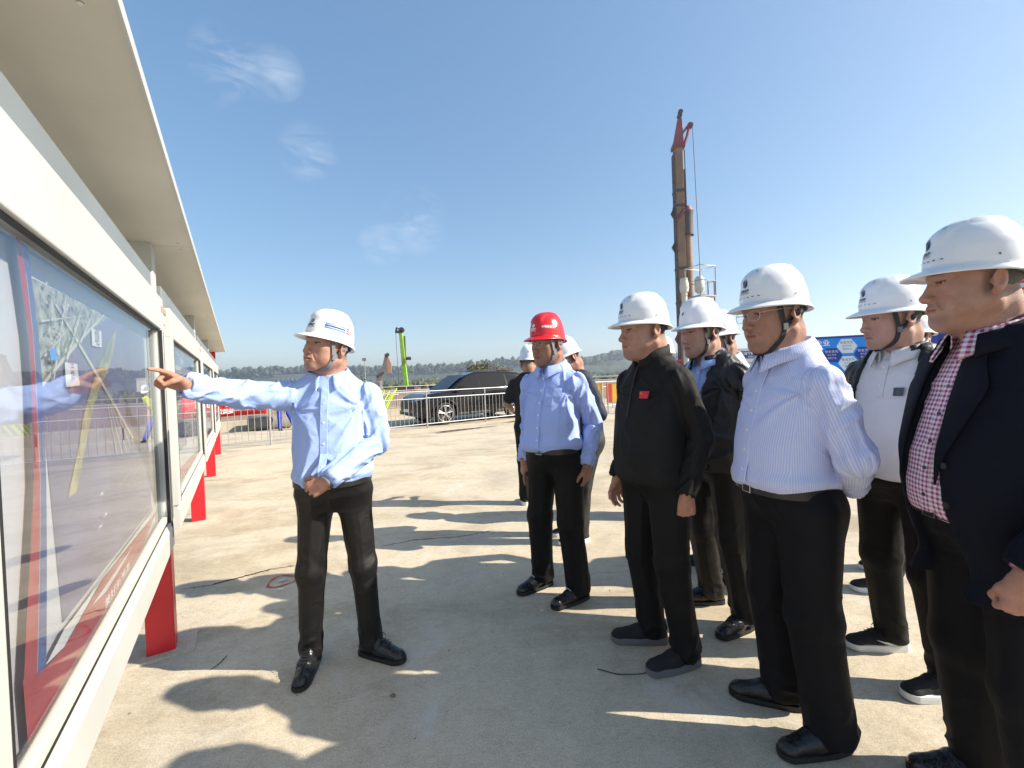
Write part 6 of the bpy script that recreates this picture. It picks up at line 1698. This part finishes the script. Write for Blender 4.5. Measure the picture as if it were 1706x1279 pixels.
PEOPLE = [
 dict(seed=1, loc=(-.935, 2.205), face=(.17, -.985), head=(-.44, -.90), pitch=9, roll=-6, S=1.0, girth=1.0, belly=.012, fat=.004, skin=ROSE, hres=.0028, cres=.0062, gaze=.3, mouth=.0016,
  feet=dict(R=(-1.083, 2.172, .13, -.99), L=(-.784, 2.241, .93, -.36)), shoulder={1: (.012, .03, .022)},
  arms=dict(R=dict(ew=(-1.315, 1.985, 1.405), ww=(-1.350, 1.775, 1.452), fw=(-.06, -.16, .075), pw=(.35, -.15, -.9), pose='point'),
            L=dict(ew=(-.705, 2.215, 1.130), ww=(-.862, 1.975, .990), fw=(-.85, -.12, -.42), pw=(.05, 1, -.15), pose='half', watch=(.2, -1, .3))),
  top=shirt(BLUE_SHIRT, amp=.015, arm=(.064, .056, .043), blouse=.018, gap=.36, leaf=.050, spread=.45, bz=(1.05, 1.15, 1.25, 1.34)), trousers=dict(mat=CHAR_TROUSER, wide=.85, hemw=.98, amp=.008), shoes=LACED,
  helmet='stripe', strap='grey', label='man in a pale blue shirt pointing at the notice board, one hand at his belt'),
 dict(seed=2, loc=(.262, 2.815), face=(-.60, -.80), head=(-.76, -.65), pitch=-4, roll=0, S=1.012, girth=.98, belly=.022, fat=.003, skin=DEEP, h3=(.96, 1, 1.04), hres=.0032, cres=.0072, glasses=True, headoff=(0, .02, 0),
  feet=dict(R=(.151, 2.909, -.84, -.54), L=(.366, 2.711, -.83, -.55)),
  arms=dict(R=dict(ew=(.115, 3.02, 1.125), ww=(.065, 2.915, .870), fw=(-.15, -.1, -1), pw=(.45, .1, 0), pose='point'), L=dict(ew=(.515, 2.765, 1.125), ww=(.455, 2.700, .865), fw=(-.08, -.08, -1), pw=(-.6, .45, 0), pose='relaxed')),
  top=shirt(MID_BLUE, amp=.015, blouse=.022, pocket=(-.085, 1.235, .095, .105)), trousers=dict(mat=BLACK_TROUSER, wide=1.05, hemw=1.1), shoes=LOAFER, buckle='bars',
  helmet='red', strap='grey', label='man in a red helmet, spectacles and blue shirt with his arms hanging'),
 dict(seed=3, loc=(.705, 2.175), face=(-.90, -.43), head=(-.975, -.22), pitch=-2, S=1.012, girth=.95, belly=.018, fat=.006, skin=ROSE, h3=(1.06, 1, .97), stubble=.2, hres=.0029, cres=.0068, headoff=(0, .025, 0),
  feet=dict(R=(.684, 2.265, -.98, .12), L=(.784, 2.064, -.95, -.30)),
  arms=dict(R=dict(ew=(.665, 2.395, 1.12), ww=(.560, 2.345, .865), fw=(-.12, .0, -1), pw=(.2, -.6, 0), pose='relaxed'), L=dict(ew=(.880, 2.015, 1.12), ww=(.790, 1.985, .855), fw=(-.06, 0, -1), pw=(.2, .6, 0), pose='fist')),
  top=dict(name='pullover', mat=BLACK_JERSEY, collar='stand', zip='black', hem=.885, blouse=.010, arm=(.061, .053, .042), amp=.011, e=.016, patch=(-.088, 1.292, .050, .034, 'flag')), trousers=dict(mat=BLACK_TROUSER, wide=1.04, amp=.009), belt=False, shoes=SLIPON,
  helmet='hex', label='man in a black zip-neck pullover with a small red flag patch on the chest'),
 dict(seed=4, loc=(1.145, 2.485), face=(-.90, -.44), head=(-.94, -.33), pitch=-4, S=1.015, girth=.93, belly=.004, fat=.0, skin=FAIR, h3=(.94, 1, 1.03), brow=.9, hres=.0032, cres=.0075, headoff=(0, .045, 0),
  feet=dict(R=(1.168, 2.626, -1, .07), L=(1.223, 2.343, -.88, -.47)), arms=dict(R=dict(BACK_R), L=dict(BACK_L)),
  top=shirt(BLUE_SHIRT, cuff=False, gap=.4), jacket=dict(name='jacket', mat=BLACK_NYLON, hem=.86, e=.030, arm=(.068, .060, .050), open=[(.8, .03), (1.15, .035), (1.35, .06), (1.5, .085)], collar='stand', gap=.55, amp=.016, flare=.006), trousers=dict(mat=CHAR_TROUSER, wide=1.0, amp=.010), shoes=LACED,
  helmet='plain', strap='black', label='man in an open black jacket over a blue shirt, standing behind the black pullover man'),
 dict(seed=5, loc=(1.095, 1.715), face=(-.99, -.13), head=(-.99, -.14), shw=-.014, shoulder={-1: (0, 0, -.016)}, pitch=-4, S=1.012, girth=.93, belly=.022, fat=.005, h3=(1.03, 1, 1.0), skin=TAN, hres=.0027, cres=.0062, glasses=True, headoff=(0, .03, 0),
  feet=dict(R=(1.099, 1.807, -.92, .38), L=(1.130, 1.581, -.985, -.17)), arms=dict(R=dict(BACK_R), L=dict(e=(-.236, -.055, 1.092), w=(-.100, -.178, .950), f=(1, -.05, -.15), p=(0, -1, 0), pose='half')),
  top=shirt(STRIPE, amp=.011, blouse=.020, cmat=STRIPE, arm=(.064, .058, .043), buttons=6), trousers=dict(mat=NAVY_TROUSER, wide=1.14, hemw=1.12, amp=.009), shoes=DRESS,
  helmet='hex', strap='black', label='stout man in a finely striped shirt and spectacles, hands behind his back'),
 dict(seed=6, loc=(1.455, 1.285), face=(-.985, .12), head=(-.93, .36), pitch=0, S=1.025, girth=1.0, belly=.024, fat=.006, hscale=1.05, h3=(1.02, .97, 1.02), skin=ROSE, hres=.0026, cres=.0064, headoff=(0, .045, 0), hair=GREYHAIR,
  feet=dict(R=(1.535, 1.440, -.97, .22), L=(1.42, 1.13, -.98, -.15)),
  arms=dict(R=dict(e=(.27, -.10, 1.12), w=(.25, -.05, .87), f=(0, .1, -1), p=(-1, 0, 0), pose='half'), L=dict(ew=(1.440, 1.030, 1.12), ww=(1.275, 1.065, .885), fw=(-.22, .02, -1), pw=(.35, .6, 0), pose='fist')),
  top=shirt(GINGHAM, amp=.006, blouse=.012, hem=.93, cuff=False, gap=.34, leaf=.052, bmat=BUTTON_D, buttons=6), jacket=dict(name='suit_jacket', mat=NAVY_WOOL, hem=.72, e=.030, arm=(.070, .063, .054), xo=.018, open=[(.7, .10), (.95, .078), (1.10, .068), (1.30, .064), (1.42, .056), (1.5, .06)], lapel=True, lz0=1.04, lw=.085, collar='fold', gap=.62, amp=.005, flare=.02, buttons=(1.10, .99)), trousers=dict(mat=NAVY_TROUSER, wide=1.12, hemw=1.1), shoes=DRESS,
  helmet='hex', label='man in a navy suit jacket over a plum gingham shirt at the right edge'),
 dict(seed=7, loc=(1.795, 1.985), face=(-.965, -.26), head=(-.985, .10), pitch=-4, S=1.008, girth=.97, belly=.01, fat=.0, skin=FAIR, h3=(.97, 1.0, 1.0), brow=.88, hres=.0031, cres=.0072, headoff=(0, .03, 0),
  feet=dict(R=(1.847, 2.140, -.99, .12), L=(1.820, 1.826, -.99, -.12)), arms=dict(R=dict(BACK_R), L=dict(BACK_L)),
  top=dict(name='polo_shirt', mat=WHITE_KNIT, collar='fold', placket=True, pz0=1.27, buttons=2, hem=.90, blouse=.004, sleeve=.5, amp=.0045, gap=.34, patch=(-.075, 1.275, .036, .036, 'badge')), jacket=dict(name='jacket', mat=BLACK_NYLON, hem=.80, e=.028, arm=(.070, .060, .050), open=[(.7, .14), (1.0, .135), (1.3, .125), (1.42, .11), (1.5, .10)], collar='stand', gap=1.0, amp=.007, flare=.012), trousers=dict(mat=BLACK_TROUSER, wide=1.0), belt=False, shoes=dict(SNEAK, swoosh=-1),
  helmet='hex', strap='black', label='man in a white polo shirt under an open black jacket, white soled trainers'),
 dict(seed=8, loc=(1.46, 2.93), face=(-.95, -.30), head=(-.955, -.30), pitch=-10, S=1.012, girth=1.0, belly=.02, fat=.006, skin=ROSE, hres=.0038, cres=.009, headoff=(0, .03, 0),
  feet=dict(R=(1.42, 3.12, -.9, .3), L=(1.53, 2.88, -.95, -.2)), arms=dict(R=dict(BACK_R), L=dict(BACK_L)), top=shirt(LIGHT_BLUE, amp=.008, gap=.45), trousers=dict(mat=BLACK_TROUSER), shoes=LACED, helmet='hex', strap='black',
  label='man in a light blue shirt between the black jacket and the striped shirt'),
 dict(seed=9, loc=(1.49, 4.22), face=(-.45, .89), head=(-.62, .78), pitch=-4, S=.985, girth=1.0, belly=.01, skin=TAN, hres=.0042, cres=.010, feet=dict(R=(1.60, 4.28, -.4, .9), L=(1.38, 4.16, -.45, .9)), arms={},
  top=dict(name='shirt', mat=RED_COT, collar='fold', gap=.4, amp=.006), trousers=dict(mat=NAVY_TROUSER), shoes=DRESS, helmet='plain', label='man in a red shirt seen from behind, farther back between two white helmets'),
 dict(seed=10, loc=(.625, 3.73), face=(-.97, -.24), head=(-.93, -.36), pitch=-24, roll=4, S=.985, girth=1.02, belly=.02, skin=TAN, hres=.0040, cres=.0095, lean=(0, .12), headoff=(0, .05, -.015),
  feet=dict(R=(.50, 3.84, -.95, -.1), L=(.535, 3.66, -.95, -.31)), arms=dict(R=dict(e=(.27, .0, 1.13), w=(.14, .19, 1.03), f=(-.7, .6, -.1), p=(0, -.4, -1), pose='half'), L=dict(e=(-.27, -.03, 1.13), w=(-.14, .17, 1.0), f=(.7, .6, -.1), p=(0, -.4, -1), pose='half')),
  top=dict(name='sweatshirt', mat=NAVY_POLY, collar='crew', hem=.90, blouse=.010, arm=(.068, .060, .044)), trousers=dict(mat=GREY_TROUSER, wide=1.0), belt=False, shoes=SNEAK, helmet='hex', label='man in a dark navy sweatshirt bending his head down behind the red helmet'),
 dict(seed=11, loc=(.195, 4.84), face=(.12, .99), head=(.05, 1), pitch=-6, S=.99, girth=.98, belly=.0, skin=TAN, hres=.0042, cres=.0095, feet=dict(R=(.30, 4.86, .2, .98), L=(.10, 4.84, -.1, .99)),
  arms=dict(R=dict(e=(.255, -.03, 1.14), w=(.14, .21, 1.10), f=(-.5, .8, 0), p=(0, 0, -1), pose='half'), L=dict(e=(-.265, -.02, 1.14), w=(-.22, .20, 1.06), f=(.2, .9, -.1), p=(.2, 0, -1), pose='half')),
  top=dict(name='t_shirt', mat=mat('black_cotton', (.010, .010, .011), .85, .1, 6, .3, 700, wrinkle=.4), collar='crew', sleeve=.72, hem=.88, blouse=.006, amp=.006), trousers=dict(mat=BLACK_TROUSER), belt=False, shoes=SNEAK, helmet='plain', emb=math.pi, strap='black', label='man in a black T-shirt with his back turned, beside the black car'),
 dict(seed=12, loc=(2.68, 2.84), face=(-.93, -.20), head=(-.97, -.1), pitch=-2, S=.985, girth=1.0, belly=.0, skin=ROSE, hres=.0036, cres=.009, headoff=(0, .02, 0), feet=dict(R=(2.58, 2.97, -.97, .1), L=(2.30, 2.675, -.97, .15)),
  arms={}, top=shirt(LIGHT_BLUE), jacket=dict(name='jacket', mat=mat('charcoal_fleece', (.035, .036, .038), .9, .3, 30, .6, 300), hem=.82, e=.03, open=[(.7, .05), (1.5, .09)], collar='stand', gap=.6), trousers=dict(mat=BLACK_TROUSER), shoes=SNEAK, helmet='plain', label='man in a charcoal fleece mostly hidden behind the white polo shirt man'),
 dict(seed=13, name='person', loc=(-7.6, 14.1), face=(.75, -.66), head=(.8, -.6), pitch=-35, lean=(0, 1.1), S=.90, girth=1.0, belly=.0, skin=TAN, hres=.0055, cres=.013, handres=.005, feet=dict(R=(-7.62, 13.98, .7, -.7), L=(-7.25, 14.2, .8, -.6)), arms={},
  top=dict(name='hi_vis_vest', mat=HIVIS, collar='crew', hem=.86, blouse=.008, sleeve=.55), trousers=dict(mat=BOILER), belt=False, shoes=DRESS, helmet='plain', label='worker in a yellow vest and royal blue trousers beyond the railing'),
]
for P_ in PEOPLE: make_person(P_)
